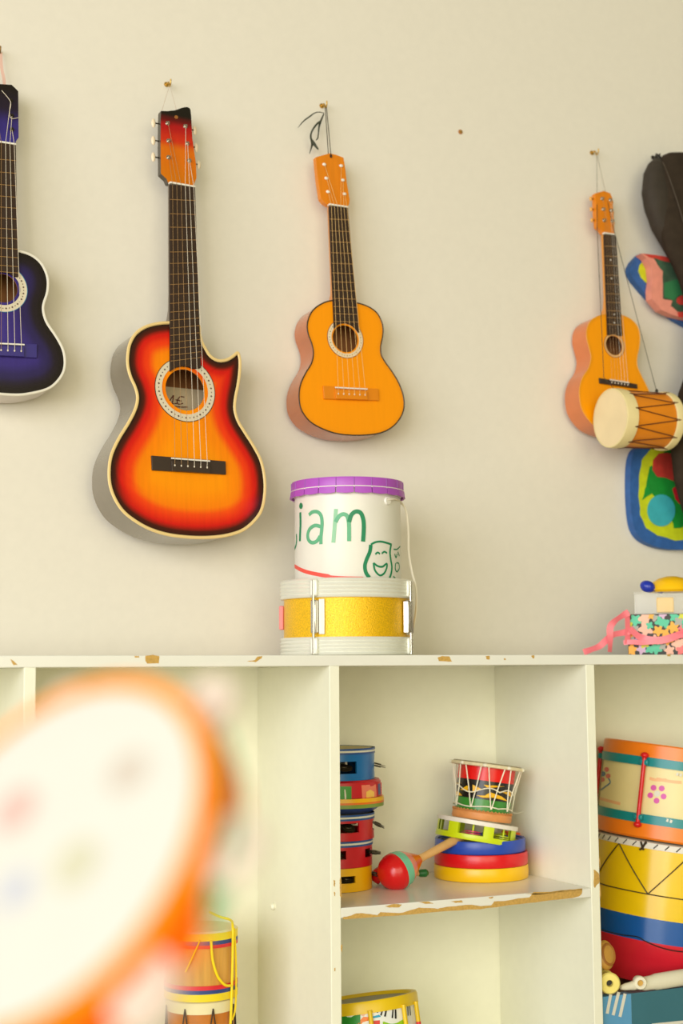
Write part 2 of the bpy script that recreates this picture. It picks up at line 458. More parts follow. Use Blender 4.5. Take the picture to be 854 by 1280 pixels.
        vs = []; cc = []
        for (xa, xb, y), c_ in zip(bm_pts, cols): vs += [(xa, y, -0.0008), (xb, y, -0.0008)]; cc += [c_, c_]
        mb.add(vs, [(2*k, 2*k+1, 2*k+3, 2*k+2) for k in range(rows)], cc)
        hst = T.part('headstock', prism(hp, -0.015, -0.001), G['m_headside'], smooth=False)
        T.part('headstock_veneer', mb, G['m_top'], merge=False, under=hst)
    else:
        hst = T.part('headstock', prism([(p.x, p.y) for p in hs], -0.014, -0.001), G['m_head'], bevel=0.0008, smooth=False)
    pegs = [L(x, y, -0.001) for x, y in G['pegs']]
    cx = sum(p.x for p in pegs)/6
    for k, p in enumerate(pegs):
        T.part('tuning_post', lathe([(0,0.0065),(0.0022,0.0065),(0.0024,0.004),(0.0022,0.0035),(0.0022,0.001),(0.0045,0.001),(0.0046,0)], 16).xf(Matrix.Translation(p)) if not G.get('oval') else
               ball(p+Vector((0,0,0.002)), G['oval'], G['oval']*0.75, 0.002, 14), G['m_post'], under=hst)
        s = -1 if p.x < cx else 1
        hx = [q.x for q in hs if True]; ex = None
        hp = [(q.x, q.y) for q in hs]; xs = []
        for i in range(len(hp)):
            a, b = hp[i], hp[(i+1) % len(hp)]
            if (a[1] > p.y) != (b[1] > p.y): xs.append(a[0]+(b[0]-a[0])*(p.y-a[1])/(b[1]-a[1]))
        ex = (min(xs) if s < 0 else max(xs)) if xs else p.x
        if G.get('buttons', True):
            T.part('tuning_shaft', tube([(ex-s*0.001, p.y, -0.010), (ex+s*G['shaft'], p.y, -0.010)], 0.0014, 8), m_darkmetal, under=hst)
            T.part('tuning_button', ball((ex+s*(G['shaft']+G['btn'][0]*0.7), p.y, -0.011), G['btn'][0], G['btn'][1], 0.003, 14), G['m_btn'], under=hst)
    # bridge and saddle
    bq = [L(x, y, 0) for x, y in G['bridge']]
    bx = [(q.x, q.y) for q in bq]
    brg = T.part('bridge', prism(bx, 0.0002, 0.0045), G['m_bridge'], smooth=False, bevel=0.0008)
    a, b, c_, d_ = bq; lo, hi = G['tie']
    t1 = [a.lerp(b, lo), a.lerp(b, hi), d_.lerp(c_, hi), d_.lerp(c_, lo)]
    blk = [t1[0].lerp(t1[3], 0.3), t1[1].lerp(t1[2], 0.3), t1[2], t1[3]]
    T.part('tie_block', prism([(q.x, q.y) for q in blk], 0.004, 0.0085), G['m_bridge'], smooth=False, bevel=0.0008, under=brg)
    sd = [t1[0].lerp(t1[3], 0.12), t1[1].lerp(t1[2], 0.12)]
    T.part('saddle', tube([(sd[0].x, sd[0].y, 0.008), (sd[1].x, sd[1].y, 0.008)], 0.0016, 8), m_white, under=brg)
    # strings
    ns = 6
    for k in range(ns):
        t = (k+0.6)/(ns+0.2)
        nn_ = nl.lerp(nr, 0.08+0.84*k/(ns-1)); nn_.z = 0.0085
        ss = sd[0].lerp(sd[1], 0.08+0.84*k/(ns-1)); ss.z = 0.0098
        tb = t1[3].lerp(t1[2], 0.08+0.84*k/(ns-1)); tb = ss.lerp(tb, 0.55); tb.z = 0.0086
        pg = sorted([p for p in pegs if (p.x < cx) == (k < 3)], key=lambda p: p.y)[k if k < 3 else 5-k]
        wound = k < 3 and 'm_str' not in G
        stg = T.part('string', tube([(pg.x, pg.y, 0.002), nn_, ss, tb], G.get('str_r', 0.00045)*(0.8 if wound else 1), 5), m_wound if wound else G.get('m_str', m_string))
        T.part('string_tie', ball(tb, 0.0016, 0.0022, 0.0014, 8), m_string, under=stg)
    return T, L, pegs

BLK, RED_, ORG = lin((38, 22, 14)), lin((214, 26, 14)), lin((250, 136, 0))
wood_top = lambda nm, r=0.22, v=0.07: mat(nm, (255,255,255), r, attr='Col', var=v, scale=26, stretch=(5, 0.35, 1), coat=0.12, spec=0.35)

Z = lambda sx, ox, oy, pts: [(ox+x/sx, oy+y/sx) for x, y in pts]
# --- sunburst cutaway guitar
G1 = dict(tilt=4.5, yaw=5.5, depth=0.088, hole=(231.4, 487.4), hole_r=26.5,
  outline=Z(3.416,100,380,[(385,80),(330,84),(280,98),(240,125),(215,165),(205,210),(204,260),(216,310),(236,355),(246,400),(236,450),(206,510),(166,575),(136,640),(125,700),(128,770),(151,835),(190,890),(250,935),(310,965),(380,985),(460,995),(540,997),(620,989),(690,968),(740,930),(775,880),(789,810),(788,740),(773,670),(743,610),(705,550),(675,500),(661,450),(664,400),(674,350),(682,290),(683,240),(676,211),(668,211),(650,226),(622,240),(588,241),(556,222),(535,190),(520,160),(512,125),(506,92),(450,86)]),
  m_side=mat('taupe_lacquer', (122, 112, 96), 0.22, coat=0.5, var=0.05), m_top=wood_top('sunburst_lacquer'),
  burst=[(0.003, BLK), (0.012, lin((74, 24, 12))), (0.024, RED_), (0.040, lin((240, 62, 14))), (0.062, ORG), (0.10, lin((255, 152, 0)))],
  bind_r=0.0032, m_bind=mat('cream_binding', (236, 206, 140), 0.4), ros=(31.5, 40.5), m_ros=mat('rosette_cream', (222, 210, 184), 0.4), dots=44, label_paper=1,
  fb=[(212.1,231),(243.4,233),(212.7,465),(250.8,460)], m_neck=mat('neck_dark', (120, 105, 88), 0.3),
  frets=[231+342*(1-2**(-k/12)) for k in range(1, 19)],
  head=[(170+x/8.533, 90+y/8.533) for x, y in [(268,415),(330,417),(400,413),(450,397),(490,382),(520,375),(550,374),(572,384),(582,405),(590,480),(600,700),(622,850),(640,980),(645,1130),(628,1175),(615,1212),(345,1188),(325,1140),(265,1085),(262,800),(264,500)]],
  head_ramp=[(0.0, lin((214,120,10))), (0.42, lin((220,112,12))), (0.55, lin((205,48,22))), (0.72, lin((176,22,24))), (0.80, lin((96,16,16))), (0.87, lin((28,22,16))), (1.0, lin((28,24,18)))],
  m_headside=mat('head_edge', (70, 62, 52), 0.3), m_head=None,
  pegs=[(170+x/8.533, 90+y/8.533) for x, y in [(335,548),(345,735),(345,912),(525,580),(545,765),(565,948)]], m_post=m_steel,
  shaft=0.008, btn=(0.0045, 0.010), m_btn=mat('cream_button', (240, 220, 190), 0.4),
  bridge=[(188.4,569.9),(281,577),(281.5,593.7),(189.3,588.2)], tie=(0.25, 0.77), m_bridge=mat('black_bridge', (58, 44, 34), 0.4), str_r=0.0005)
TG1, L1, pg1 = guitar('guitar', 'largest guitar, orange and red sunburst cutaway with black bridge, hanging on the wall', G1)
TG1.part('head_plug', lathe([(0,0.0012),(0.0035,0.0012),(0.004,0)], 16).xf(Matrix.Translation(L1(220.4,146.5,-0.0008))), mat('copper', (200,130,70), 0.35, 0.6))

# --- small yellow guitar in the middle
ylw = lin((250, 154, 0))
G2 = dict(tilt=3.0, yaw=1.5, depth=0.062, hole=(431.6, 423.4), hole_r=17.4,
  outline=Z(4.744,340,340,[(355,170),(300,186),(250,220),(221,265),(209,320),(216,370),(236,425),(246,480),(235,540),(200,600),(172,660),(161,720),(166,790),(187,840),(230,890),(300,930),(380,957),(460,967),(550,967),(640,955),(710,922),(758,870),(782,810),(780,740),(755,665),(715,595),(672,535),(648,490),(645,440),(655,390),(659,340),(649,290),(620,240),(570,205),(500,182),(430,174)]),
  m_side=mat('brown_side', (196, 112, 66), 0.25, var=0.12, scale=18, coat=0.5), m_top=wood_top('amber_lacquer', 0.28, 0.025),
  burst=[(0.0, lin((236, 144, 10))), (0.01, ylw)], bind_r=0.0014, m_bind=mat('dark_binding', (52, 44, 28), 0.4),
  ros=(19.3, 24.6), m_ros=mat('rosette_pale', (232, 214, 180), 0.4), dots=38, m_rosring=mat('ring_brown', (150, 90, 50), 0.5),
  fb=[(411.3,257.8),(434.4,258.8),(418,415),(448.6,415.9)], m_neck=mat('neck_orange', (222, 146, 74), 0.4),
  frets=[274.4,289.2,302.9,316.6,329.9,342,353,363.6,373.7,383.8,392.7,402.2],
  head=Z(4.744,340,110,[(260,410),(295,400),(330,390),(345,387),(380,395),(425,412),(436,480),(445,560),(462,660),(460,685),(452,702),(335,696),(310,680),(290,655),(275,560),(266,480)]),
  m_head=mat('head_orange', (228, 132, 16), 0.3, var=0.1, scale=30, stretch=(4,0.5,1)),
  pegs=Z(4.744,340,110,[(308,455),(320,537),(330,617),(408,463),(418,548),(428,630)]), m_post=m_white, oval=0.0045, buttons=False, shaft=0, btn=(0,0), m_btn=None,
  bridge=[(403,482.8),(471.9,486.5),(472.6,501.3),(404.2,499.1)], tie=(0.2, 0.78), m_bridge=mat('orange_bridge', (226, 134, 10), 0.35), str_r=0.0004,
  m_str=mat('amber_string', (232, 190, 120), 0.4))
TG2, L2, pg2 = guitar('guitar', 'small amber-yellow guitar with thin dark edging hanging in the middle of the wall', G2)

# --- small guitar behind the hanging drum
G3 = dict(tilt=2.5, yaw=2, depth=0.055, hole=(767.8, 431.8), hole_r=12.5,
  outline=[(757.2,393),(746,396),(738,402),(734,411),(733.5,422),(736.5,435),(739,447),(736,460),(729,471),(725,483),(724.5,496),(727,510),(733,521),(742,531),(755,538),(772,542),(790,541),(804,535),(813,525),(816,512),(814,498),(809,484),(802,470),(797,458),(796.5,447),(799,435),(800,422),(798,410),(790,400),(778,394),(768,392)],
  m_side=mat('salmon_side', (214, 122, 70), 0.3, var=0.1, scale=16, coat=0.3), m_top=wood_top('amber_lacquer', 0.28, 0.025),
  burst=[(0.0, lin((236, 150, 14))), (0.01, lin((250, 158, 0)))], bind_r=0.0009, m_bind=mat('yellow_edge', (236, 170, 50), 0.4),
  ros=(12.9, 15.2), m_ros=mat('rosette_tan', (226, 180, 120), 0.5), m_rosring=mat('ring_brown', (150, 90, 50), 0.5),
  fb=[(755.1,293.2),(769.5,293.6),(759.8,418.7),(777.9,419.8)], m_neck=mat('neck_yellow', (226, 150, 60), 0.4),
  frets=[694*0+170+y/4.744 for y in (655,715,770,828,880,938,988,1037,1078,1118)], pearls=Z(4.744,694,170,[(330,735),(335,845),(352,1058),(352,1108)]),
  head=Z(4.744,694,170,[(238,340),(290,325),(328,338),(341,370),(342,400),(349,490),(356,582),(288,578),(272,556),(250,540),(242,450)]),
  m_head=mat('head_orange', (228, 132, 16), 0.3), pegs=Z(4.744,694,170,[(278,372),(285,435),(290,500),(326,380),(332,442),(338,505)]), m_post=m_steel,
  shaft=0.003, btn=(0.0035, 0.0055), m_btn=mat('amber_button', (228, 168, 80), 0.4),
  bridge=[(748.0,472.8),(795.4,480.6),(795.8,486.3),(748.8,479.6)], tie=(0.25, 0.75), m_bridge=mat('black_bridge', (58, 44, 34), 0.4), str_r=0.0003)
TG3, L3, pg3 = guitar('guitar', 'small amber guitar with salmon sides hanging behind a little drum', G3)

# --- blue guitar, half out of the frame
Bk, Bl = lin((30, 22, 18)), lin((62, 46, 150))
G0 = dict(tilt=3.5, yaw=2, depth=0.07, hole=(3.5, 360.3), hole_r=18.5, mirror=(3.5, 360.3),
  outline=[(12,312)]+Z(2.56,0,40,[(57,700),(100,714),(133,742),(152,785),(152,830),(140,870),(139,895),(150,930),(180,975),(201,1015),(208,1055),(202,1090),(180,1122),(150,1143),(100,1156),(50,1161)]),
  m_side=mat('pale_side', (215, 205, 200), 0.3), m_top=wood_top('blueburst_lacquer'),
  burst=[(0.006, Bk), (0.018, lin((34, 25, 32))), (0.036, lin((44, 34, 84))), (0.06, lin((58, 44, 122))), (0.09, lin((66, 52, 136)))],
  bind_r=0.0026, m_bind=mat('white_binding', (232, 226, 210), 0.4), ros=(22, 30.5), m_ros=mat('rosette_cream', (222, 210, 184), 0.4), dots=40,
  m_rosring=mat('ring_blue', (70, 130, 170), 0.5),
  fb=[(-12.5,178),(19.5,180.5),(-15.5,343),(22.4,346)], m_neck=mat('neck_dark', (120, 105, 88), 0.3),
  frets=[40+y/2.56 for y in (407,448,488,525,560,595,628,658,690,717,745,765)],
  head=[(-20,172),(-16,164),(-17,113),(-2,104),(-1,111),(1,119),(9,119),(13,108),(14.5,105.9),(22.8,114),(23.2,172),(20,176),(19.5,180),(-12.5,177.5)],
  head_ramp=[(0.0, lin((60,52,140))), (0.3, lin((56,44,120))), (0.62, lin((38,28,44))), (1.0, lin((30,24,18)))], m_headside=mat('head_edge', (70, 62, 52), 0.3), m_head=None,
  pegs=[(-8,126),(-8,144),(-8,162),(13,126),(14.5,145),(14.5,162)], m_post=m_darkmetal, shaft=0.004, btn=(0.003,0.005), m_btn=m_black, buttons=False,
  bridge=[(-38,427),(45.5,431),(45.5,448),(-38,444)], tie=(0.2, 0.8), m_bridge=mat('blue_bridge', (52, 42, 120), 0.35), str_r=0.0005)
TG0, L0, pg0 = guitar('guitar', 'dark blue guitar with white edging hanging at the left, half cut off by the frame', G0)

# ------------------------------------------------------------------ hooks, cords and ribbons of the guitars
def hook(px, py, label, bent=1, s=1.0, m=m_brass):
    p = at(px, py, WY-0.012)
    h = Thing('wall_hook', label, 'hook', loc=(p.x, WY-0.0005, p.z), group='brass hooks on the wall')
    h.part('screw_shank', tube([(0, 0, 0), (0, -0.012*s, 0)], 0.0018*s, 10), m)
    h.part('collar', lathe([(0,0.0),(0.0055*s,0.0),(0.0045*s,0.002),(0,0.0025)], 18).xf(axis_frame(Vector((0,0,0)), (0,-1,0), (0,0,1))), m)
    h.part('hook_bend', tube(smooth_path([(0,-0.011*s,0),(0,-0.015*s,-0.003*s),(0,-0.017*s,-0.009*s),(0,-0.021*s,-0.011*s),(0,-0.026*s,-0.007*s),(0,-0.027*s,0.001*s)], 4), 0.0016*s, 8), m)
    return h, Vector((p.x, WY-0.0205*s, p.z-0.0085*s))
h1, q1 = hook(210.5, 103, 'brass hook above the sunburst guitar')
h2, q2 = hook(405, 130, 'brass hook above the small amber guitar in the middle')
h3, q3 = hook(743.5, 189, 'brass hook above the guitar with the hanging drum')
h0, q0 = hook(-1.5, 62, 'brass hook at the left edge above the blue guitar', m=mat('aged_brass', (130, 96, 50), 0.4, 0.7))
h4, q4 = hook(820, 195, 'hook holding up the black bag', m=m_darkmetal)
sp = at(575.5, 165, WY)
hs_ = Thing('wall_plug', 'small brown wall plug with a screw left in the bare wall', 'wall plug', loc=(sp.x, WY-0.0004, sp.z))
hs_.part('plug_collar', lathe([(0,0.0),(0.0055,0.0),(0.005,0.0015),(0,0.0018)], 18).xf(axis_frame(Vector((0,0,0)), (0,-1,0), (0,0,1))), mat('brown_plug', (176, 120, 66), 0.5))
hs_.part('screw_head', lathe([(0,0.004),(0.002,0.004),(0.0028,0.002),(0.0026,0.001)], 14).xf(axis_frame(Vector((0,0,0)), (0,-1,0), (0,0,1))), m_brass)

def W_(T, p): return T.m @ Vector(p)
a = W_(TG1, L1(201.5, 141, -0.008)); b = W_(TG1, L1(221, 139, -0.016)); a2 = W_(TG1, L1(199, 158, -0.01))
TG1.part('hanging_cord', tube([a2, a, q1, b], 0.0005, 6), mat('pale_cord', (200, 180, 160), 0.7), True)
k = W_(TG2, L2(413.8, 195, 0.001))
TG2.part('hanging_cord', tube([W_(TG2, L2(410.6, 192, -0.006)), q2+Vector((-0.001,0,0)), q2+Vector((0.002,0,0.0)), W_(TG2, L2(413.6, 191.5, 0.0)), k], 0.0009, 6), m_cord_dark, True)
TG2.part('cord_knot', ball(k, 0.0028, 0.002, 0.004, 10), mat('knot_brown', (50, 26, 12), 0.8), True)
RZ = lambda pts, Y: [at(370+x/10.675, 110+y/10.675, Y) for x, y in pts]
mr = mat('dark_green_ribbon', (62, 66, 52), 0.6, var=0.2, scale=80)
for pts, w_, Y in (([(372,335),(300,322),(240,340),(200,370),(150,405),(110,435),(60,490),(28,530)], [0.0016,0.002,0.0025,0.003,0.003,0.0026,0.0016,0.0008], 0.333),
                ([(374,340),(345,410),(320,470),(306,540),(300,610),(290,670),(268,700)], [0.002,0.004,0.005,0.0034,0.003,0.003,0.0016], 0.335),
                ([(330,440),(280,480),(235,540),(205,600),(198,660),(212,700),(245,750),(300,822)], [0.003,0.004,0.004,0.0035,0.005,0.007,0.007,0.003], 0.331),
                ([(205,690),(215,750),(205,800),(180,880)], [0.005,0.006,0.003,0.001], 0.336)):
    P = RZ(pts, Y); Q = smooth_path(P, 3); ws = []
    for i in range(len(pts)-1): ws += [w_[i]+(w_[i+1]-w_[i])*j/3 for j in range(3)]
    ws.append(w_[-1])
    TG2.part('ribbon_end', ribbon(Q, ws, [Vector((0.35*math.sin(i*0.6), -1, 0.1)) for i in range(len(Q))], 0.0004), mr, True)
a = W_(TG0, L0(6, 119, -0.002))
TG0.part('hanging_ribbon', ribbon(smooth_path([q0+Vector((0.002,0,0)), at(2, 85, 0.33), at(5, 100, 0.325), a], 4), 0.006, Vector((0,-1,0)), 0.0006), mat('pink_ribbon_pale', (226, 186, 170), 0.6), True)
TG0.part('loose_string', tube(smooth_path([W_(TG0, L0(2,113,0.003)), W_(TG0, L0(13,127,0.004)), W_(TG0, L0(12,140,0.003)), W_(TG0, L0(14,148,0.004)), W_(TG0, L0(23,147,0.003))], 4), 0.0006, 6), m_string, True)
TG3.part('hanging_cord', tube([W_(TG3, L3(752,240,-0.004)), q3, W_(TG3, L3(757,239,-0.004))], 0.0005, 6), m_string, True)

# ------------------------------------------------------------------ little drum hanging in front of the small guitar
yc = WY-0.055-0.089
Lc, Rc = at(763, 522.5, yc), at(834, 527, yc)
ax = (Rc-Lc); ln = ax.length; rr = 0.0655
HD = Thing('hanging_drum', 'little orange drum with cream heads hanging on a cord before the small guitar', 'drum', axis_frame(Lc, ax, (0,-1,0)))
ang = lambda k, n, o=0: 2*PI*(k+o)/n
HD.part('shell', lathe([(rr*0.93,0.012),(rr*0.93,ln-0.008)], 64), mat('orange_drum_shell', (226, 134, 18), 0.35, var=0.12, scale=20, stretch=(1,1,0.3)))
for nm, za, zb in (('hoop', 0.0, 0.03), ('hoop', ln-0.02, ln)):
    HD.part(nm, lathe([(rr*0.94,za),(rr*0.99,za),(rr*1.01,(za+zb)/2),(rr*0.985,zb),(rr*0.93,zb)], 64), mat('cream_hoop', (236, 218, 160), 0.5, var=0.06), bevel=0.0008)
HD.part('drum_head', disc(rr*0.96, 0.0005), mat('hide_head', (240, 218, 172), 0.6, var=0.08, scale=14))
HD.part('drum_head', disc(rr*0.96, ln-0.0005), mat('hide_head', (240, 218, 172), 0.6))
mb = MB(); nz = 10; pts = []
for k in range(nz*2):
    a = ang(k, nz*2, 0.35); r = rr*1.0; z = 0.022 if k % 2 else ln-0.012
    pts.append((r*math.cos(a), r*math.sin(a), z))
for k in range(len(pts)):
    p, q = Vector(pts[k]), Vector(pts[(k+1) % len(pts)]); seg = []
    for j in range(7):
        v = p.lerp(q, j/6); f_ = rr*0.955/math.hypot(v.x, v.y); fe = 1 if j in (0, 6) else f_; seg.append((v.x*fe, v.y*fe, v.z))
    tube(seg, 0.0011, 6, mb=mb)
HD.part('lacing', mb, mat('brown_lace', (96, 48, 14), 0.7))
pa = HD.m @ Vector((rr*1.01*math.cos(PI*1.5+0.05), rr*1.01*math.sin(PI*1.5+0.05), 0.015))
def topof(z): # top-most point of the drum ring at axial z
    best = max((HD.m @ Vector((rr*1.02*math.cos(ang(k,72)), rr*1.02*math.sin(ang(k,72)), z)) for k in range(72)), key=lambda v: v.z); return best
t_l, t_r = topof(0.012), topof(ln-0.025)
HD.part('hanging_cord', tube([t_l, at(755,472,0.235), at(746.7,288,0.30), q3, at(767.8,288,0.30), at(807.8,440,0.27), t_r], 0.0007, 6), m_cord_dark, True)
HD.part('cord_knot', ball(t_r, 0.004, 0.003, 0.006, 10), m_black, True)

# ------------------------------------------------------------------ black bag
BAG = Thing('gig_bag', 'black fabric instrument bag hanging at the right edge of the wall', 'bag', loc=at(850, 400, WY))
m_bag = mat('black_nylon', (56, 46, 36), 0.85, spec=0.15, var=0.2, bump=0.25, scale=45)
def loft(rows, Yb, mb=None, n=28):
    mb = mb or MB(); vs = []; N = len(rows)
    R = []
    for i in range(N-1):
        for j in range(4):
            t = j/4; t = t*t*(3-2*t); R.append([rows[i][k]+(rows[i+1][k]-rows[i][k])*t for k in range(4)])
    R.append(rows[-1])
    for i, (y, xl, xr, dp) in enumerate(R):
        a = at(xl, y, Yb-dp/2); b = at(xr, y, Yb-dp/2); c_ = (a+b)/2; hx = (b-a)/2
        for k in range(n):
            an = 2*PI*k/n; cs, sn = math.cos(an), math.sin(an)
            ex = 0.8; cs2 = math.copysign(abs(cs)**ex, cs); sn2 = math.copysign(abs(sn)**ex, sn)
            wob = 1+0.03*math.sin(i*0.9+3*an)
            vs.append(c_+hx*cs2+Vector((0, sn2*dp/2*wob, 0)))
    N = len(R)
    fs = [(i*n+k, i*n+(k+1)%n, (i+1)*n+(k+1)%n, (i+1)*n+k) for i in range(N-1) for k in range(n)]
    fs += [tuple(range(n)), tuple((N-1)*n+k for k in range(n))]
    mb.add(vs, fs); return mb
BAG.part('bag_body', loft([(191,836,856,0.01),(194,829,872,0.03),(203,826,880,0.04),(222,824,890,0.05),(250,822,902,0.054),(280,824,912,0.055),(310,832,920,0.055),(345,849,926,0.06),(400,868,950,0.08),(450,866,975,0.095),(490,852,990,0.1),(530,844,1000,0.1),(560,842,1005,0.1),(600,846,1006,0.1),(640,857,1000,0.09),(690,885,980,0.06),(705,910,960,0.03)], WY-0.053), m_bag, True)
BAG.part('side_pleat', loft([(198,818,826,0.01),(204,812,828,0.03),(216,807,830,0.042),(240,805,834,0.05),(262,809,838,0.05),(285,817,842,0.045),(308,829,846,0.03),(322,835,848,0.012)], WY-0.048), mat('black_nylon_dark', (56, 47, 37), 0.8, var=0.2, bump=0.2), True)
BAG.part('hanging_loop', tube(smooth_path([at(829,206,0.31), at(826,197,0.30), at(820,193,0.315), q4, at(818,197,0.32), at(824,204,0.31)], 5), 0.003, 8, flat=0.5), m_black, True)
BAG.part('seam_piping', tube(smooth_path([at(829,203,0.262), at(836,220,0.252), at(843,240,0.248), at(850,262,0.246), at(858,290,0.246), at(868,330,0.244)], 4), 0.0012, 6), mat('piping', (70, 58, 46), 0.5), True)

# ------------------------------------------------------------------ painted cardboard pieces at the right edge
def flat_poly(T, name, px, Y, th, m, **k):
    q = [at(x, y, Y) for x, y in px]; n = len(q)
    mb = MB(); mb.add(q+[p+Vector((0, th, 0)) for p in q], [tuple(range(n)), tuple(range(n, 2*n))[::-1]]+[(i, (i+1)%n, (i+1)%n+n, i+n) for i in range(n)])
    return T.part(name, mb, m, True, **k)
def rag(pts, amp=0.8, n=4): return ragged(pts, amp=amp, n=n)
pb = mat('poster_blue', (46, 98, 168), 0.6, var=0.2, scale=60, bump=0.2); plm = mat('poster_lime', (202, 214, 20), 0.6, var=0.15, scale=60, bump=0.2)
pg_ = mat('poster_green', (20, 150, 50), 0.6, var=0.2, scale=60, bump=0.2); prd = mat('poster_red', (208, 62, 50), 0.6, var=0.2, scale=60, bump=0.2)
pcy = mat('poster_cyan', (60, 178, 190), 0.6, var=0.1, scale=60, bump=0.2); ppk = mat('poster_pink', (236, 150, 130), 0.6, var=0.1, scale=60, bump=0.2)
pdg = mat('poster_dark_green', (66, 96, 72), 0.6, var=0.4, scale=40, bump=0.2)
CB = Thing('painted_cardboard_guitar', 'painted cardboard guitar body with blue border and yellow and green middle, under the bag', 'craft guitar', loc=at(830, 620, WY))
out_ = [(p.x, p.y) for p in smooth_path([(x, y, 0) for x, y in [(806,556),(794,563),(789,580),(788,610),(789.5,640),(793,660),(801,673),(814,681),(830,685.5),(850,687),(880,684),(905,670),(912,640),(910,600),(900,565),(870,552),(835,550)]], 5, True)]
flat_poly(CB, 'blue_border', out_, WY-0.022, 0.021, pb, smooth=False)
flat_poly(CB, 'yellow_field', rag([(815,560),(803,575),(799,600),(799,625),(801,645),(808,660),(822,669),(845,676),(880,672),(898,650),(900,610),(885,570),(850,558)], 0.7), WY-0.0232, 0.0012, plm, smooth=False)
flat_poly(CB, 'green_patch', rag([(812,584),(815,582),(824,595),(830,565),(842,560),(870,563),(880,600),(875,650),(850,660),(843,660),(838,640),(815,617),(803,625),(808,608)], 0.5), WY-0.0242, 0.001, pg_, smooth=False)
def circ(cx, cy, rx, ry, n=26): return [(cx+rx*math.cos(2*PI*i/n), cy+ry*math.sin(2*PI*i/n)) for i in range(n)]
flat_poly(CB, 'red_shape', [(x, y) for x, y in [(824,567),(833,566),(845,568),(854,574),(862,590),(856,600),(842,601),(832,597),(822,596),(816,587),(817,575)]], WY-0.0254, 0.0012, prd, smooth=False)
flat_poly(CB, 'cyan_disc', circ(827, 638, 17.3, 20), WY-0.0256, 0.0014, pcy, smooth=False)
flat_poly(CB, 'red_shape', [(841,611),(846,607),(855,612),(862,628),(850,630),(845,624)], WY-0.0254, 0.0012, mat('poster_crimson', (205, 22, 40), 0.6), smooth=False)
CT = Thing('painted_cardboard_box', 'painted cardboard piece in pink, green and blue sticking out behind the bag', 'craft box', loc=at(825, 360, WY))
z1 = lambda pts: Z(4.744, 694, 170, pts)
flat_poly(CT, 'blue_backing', z1([(505,698),(465,740),(446,775),(445,810),(470,855),(520,915),(575,975),(640,1030),(720,1090),(830,1150),(900,1160),(900,800),(640,720)]), WY-0.02, 0.019, pb, smooth=False)
flat_poly(CT, 'lime_patch', z1([(525,738),(560,775),(572,820),(572,885),(540,870),(510,840),(494,800),(502,765)]), WY-0.0212, 0.001, plm, smooth=False)
flat_poly(CT, 'pink_edge', z1([(512,697),(545,725),(572,775),(580,850),(572,905),(574,965),(630,1030),(700,1062),(800,1085),(900,1090),(900,760),(700,735),(600,705)]), WY-0.045, 0.023, ppk, smooth=False)
flat_poly(CT, 'red_strip', z1([(525,697),(640,712),(720,732),(860,760),(860,775),(640,750),(600,730),(560,718)]), WY-0.0462, 0.001, prd, smooth=False)
flat_poly(CT, 'green_front', rag(z1([(585,722),(660,745),(760,760),(900,775),(900,1060),(730,1040),(690,1005),(700,975),(645,965),(640,800)]), 0.5), WY-0.0472, 0.002, pdg, smooth=False)
flat_poly(CT, 'red_shape', z1([(725,960),(750,945),(800,950),(800,1000),(740,1000),(722,985)]), WY-0.0485, 0.001, prd, smooth=False)
flat_poly(CT, 'red_shape', z1([(728,1045),(800,1040),(800,1075),(735,1075)]), WY-0.0485, 0.001, prd, smooth=False)
flat_poly(CT, 'green_patch', z1([(650,870),(720,850),(800,860),(800,960),(740,940),(700,975),(650,955)]), WY-0.0485, 0.001, mat('poster_mid_green', (50, 122, 74), 0.6), smooth=False)

# ------------------------------------------------------------------ gold drum and bucket drum on the unit
def place_axis(px_l, px_r, py, Y, lean=(0,0,1)):
    """centre and radius of an upright round thing whose silhouette spans px_l..px_r with its axis in the plane y = Y"""
    c = at((px_l+px_r)/2, py, Y); r = (px_r-px_l)/2*((c-CAM).dot(FW))/F_PX*math.cos(math.atan(((px_l+px_r)/2-427)/F_PX)); return c, r
c, r = place_axis(355, 512, 770, 0.165)
GD = Thing('snare_drum', 'gold glitter snare drum with silver hoops and lugs on top of the shelf unit', 'drum', loc=(c.x, c.y, 0.0008))
HT = 0.1435
m_gold = mat('gold_glitter', (250, 196, 10), 0.3, 0.25, var=0.3, scale=420, bump=0.5)
m_alu = mat('silver_hoop', (236, 236, 224), 0.35, 0.25, var=0.03)
GD.part('shell', lathe([(r,0.03),(r,HT-0.03)], 96), m_gold)
GD.part('drum_head', disc(r*0.985, HT-0.004, 96), m_white)
def hoop_prof(z0, z1, R):
    pf = [(R-0.004, z0), (R+0.005, z0)]; n = 5
    for k in range(n):
        za = z0+(z1-z0)*(k+0.15)/n; zb = z0+(z1-z0)*(k+0.85)/n
        pf += [(R+0.0065, za), (R+0.0075, (za+zb)/2), (R+0.0065, zb), (R+0.0055, zb+(z1-z0)*0.15/n)]
    return pf+[(R+0.003, z1), (R-0.004, z1)]
GD.part('hoop', lathe(hoop_prof(0.0, 0.034, r), 96), m_alu)
GD.part('hoop', lathe(hoop_prof(HT-0.036, HT, r), 96), m_alu)
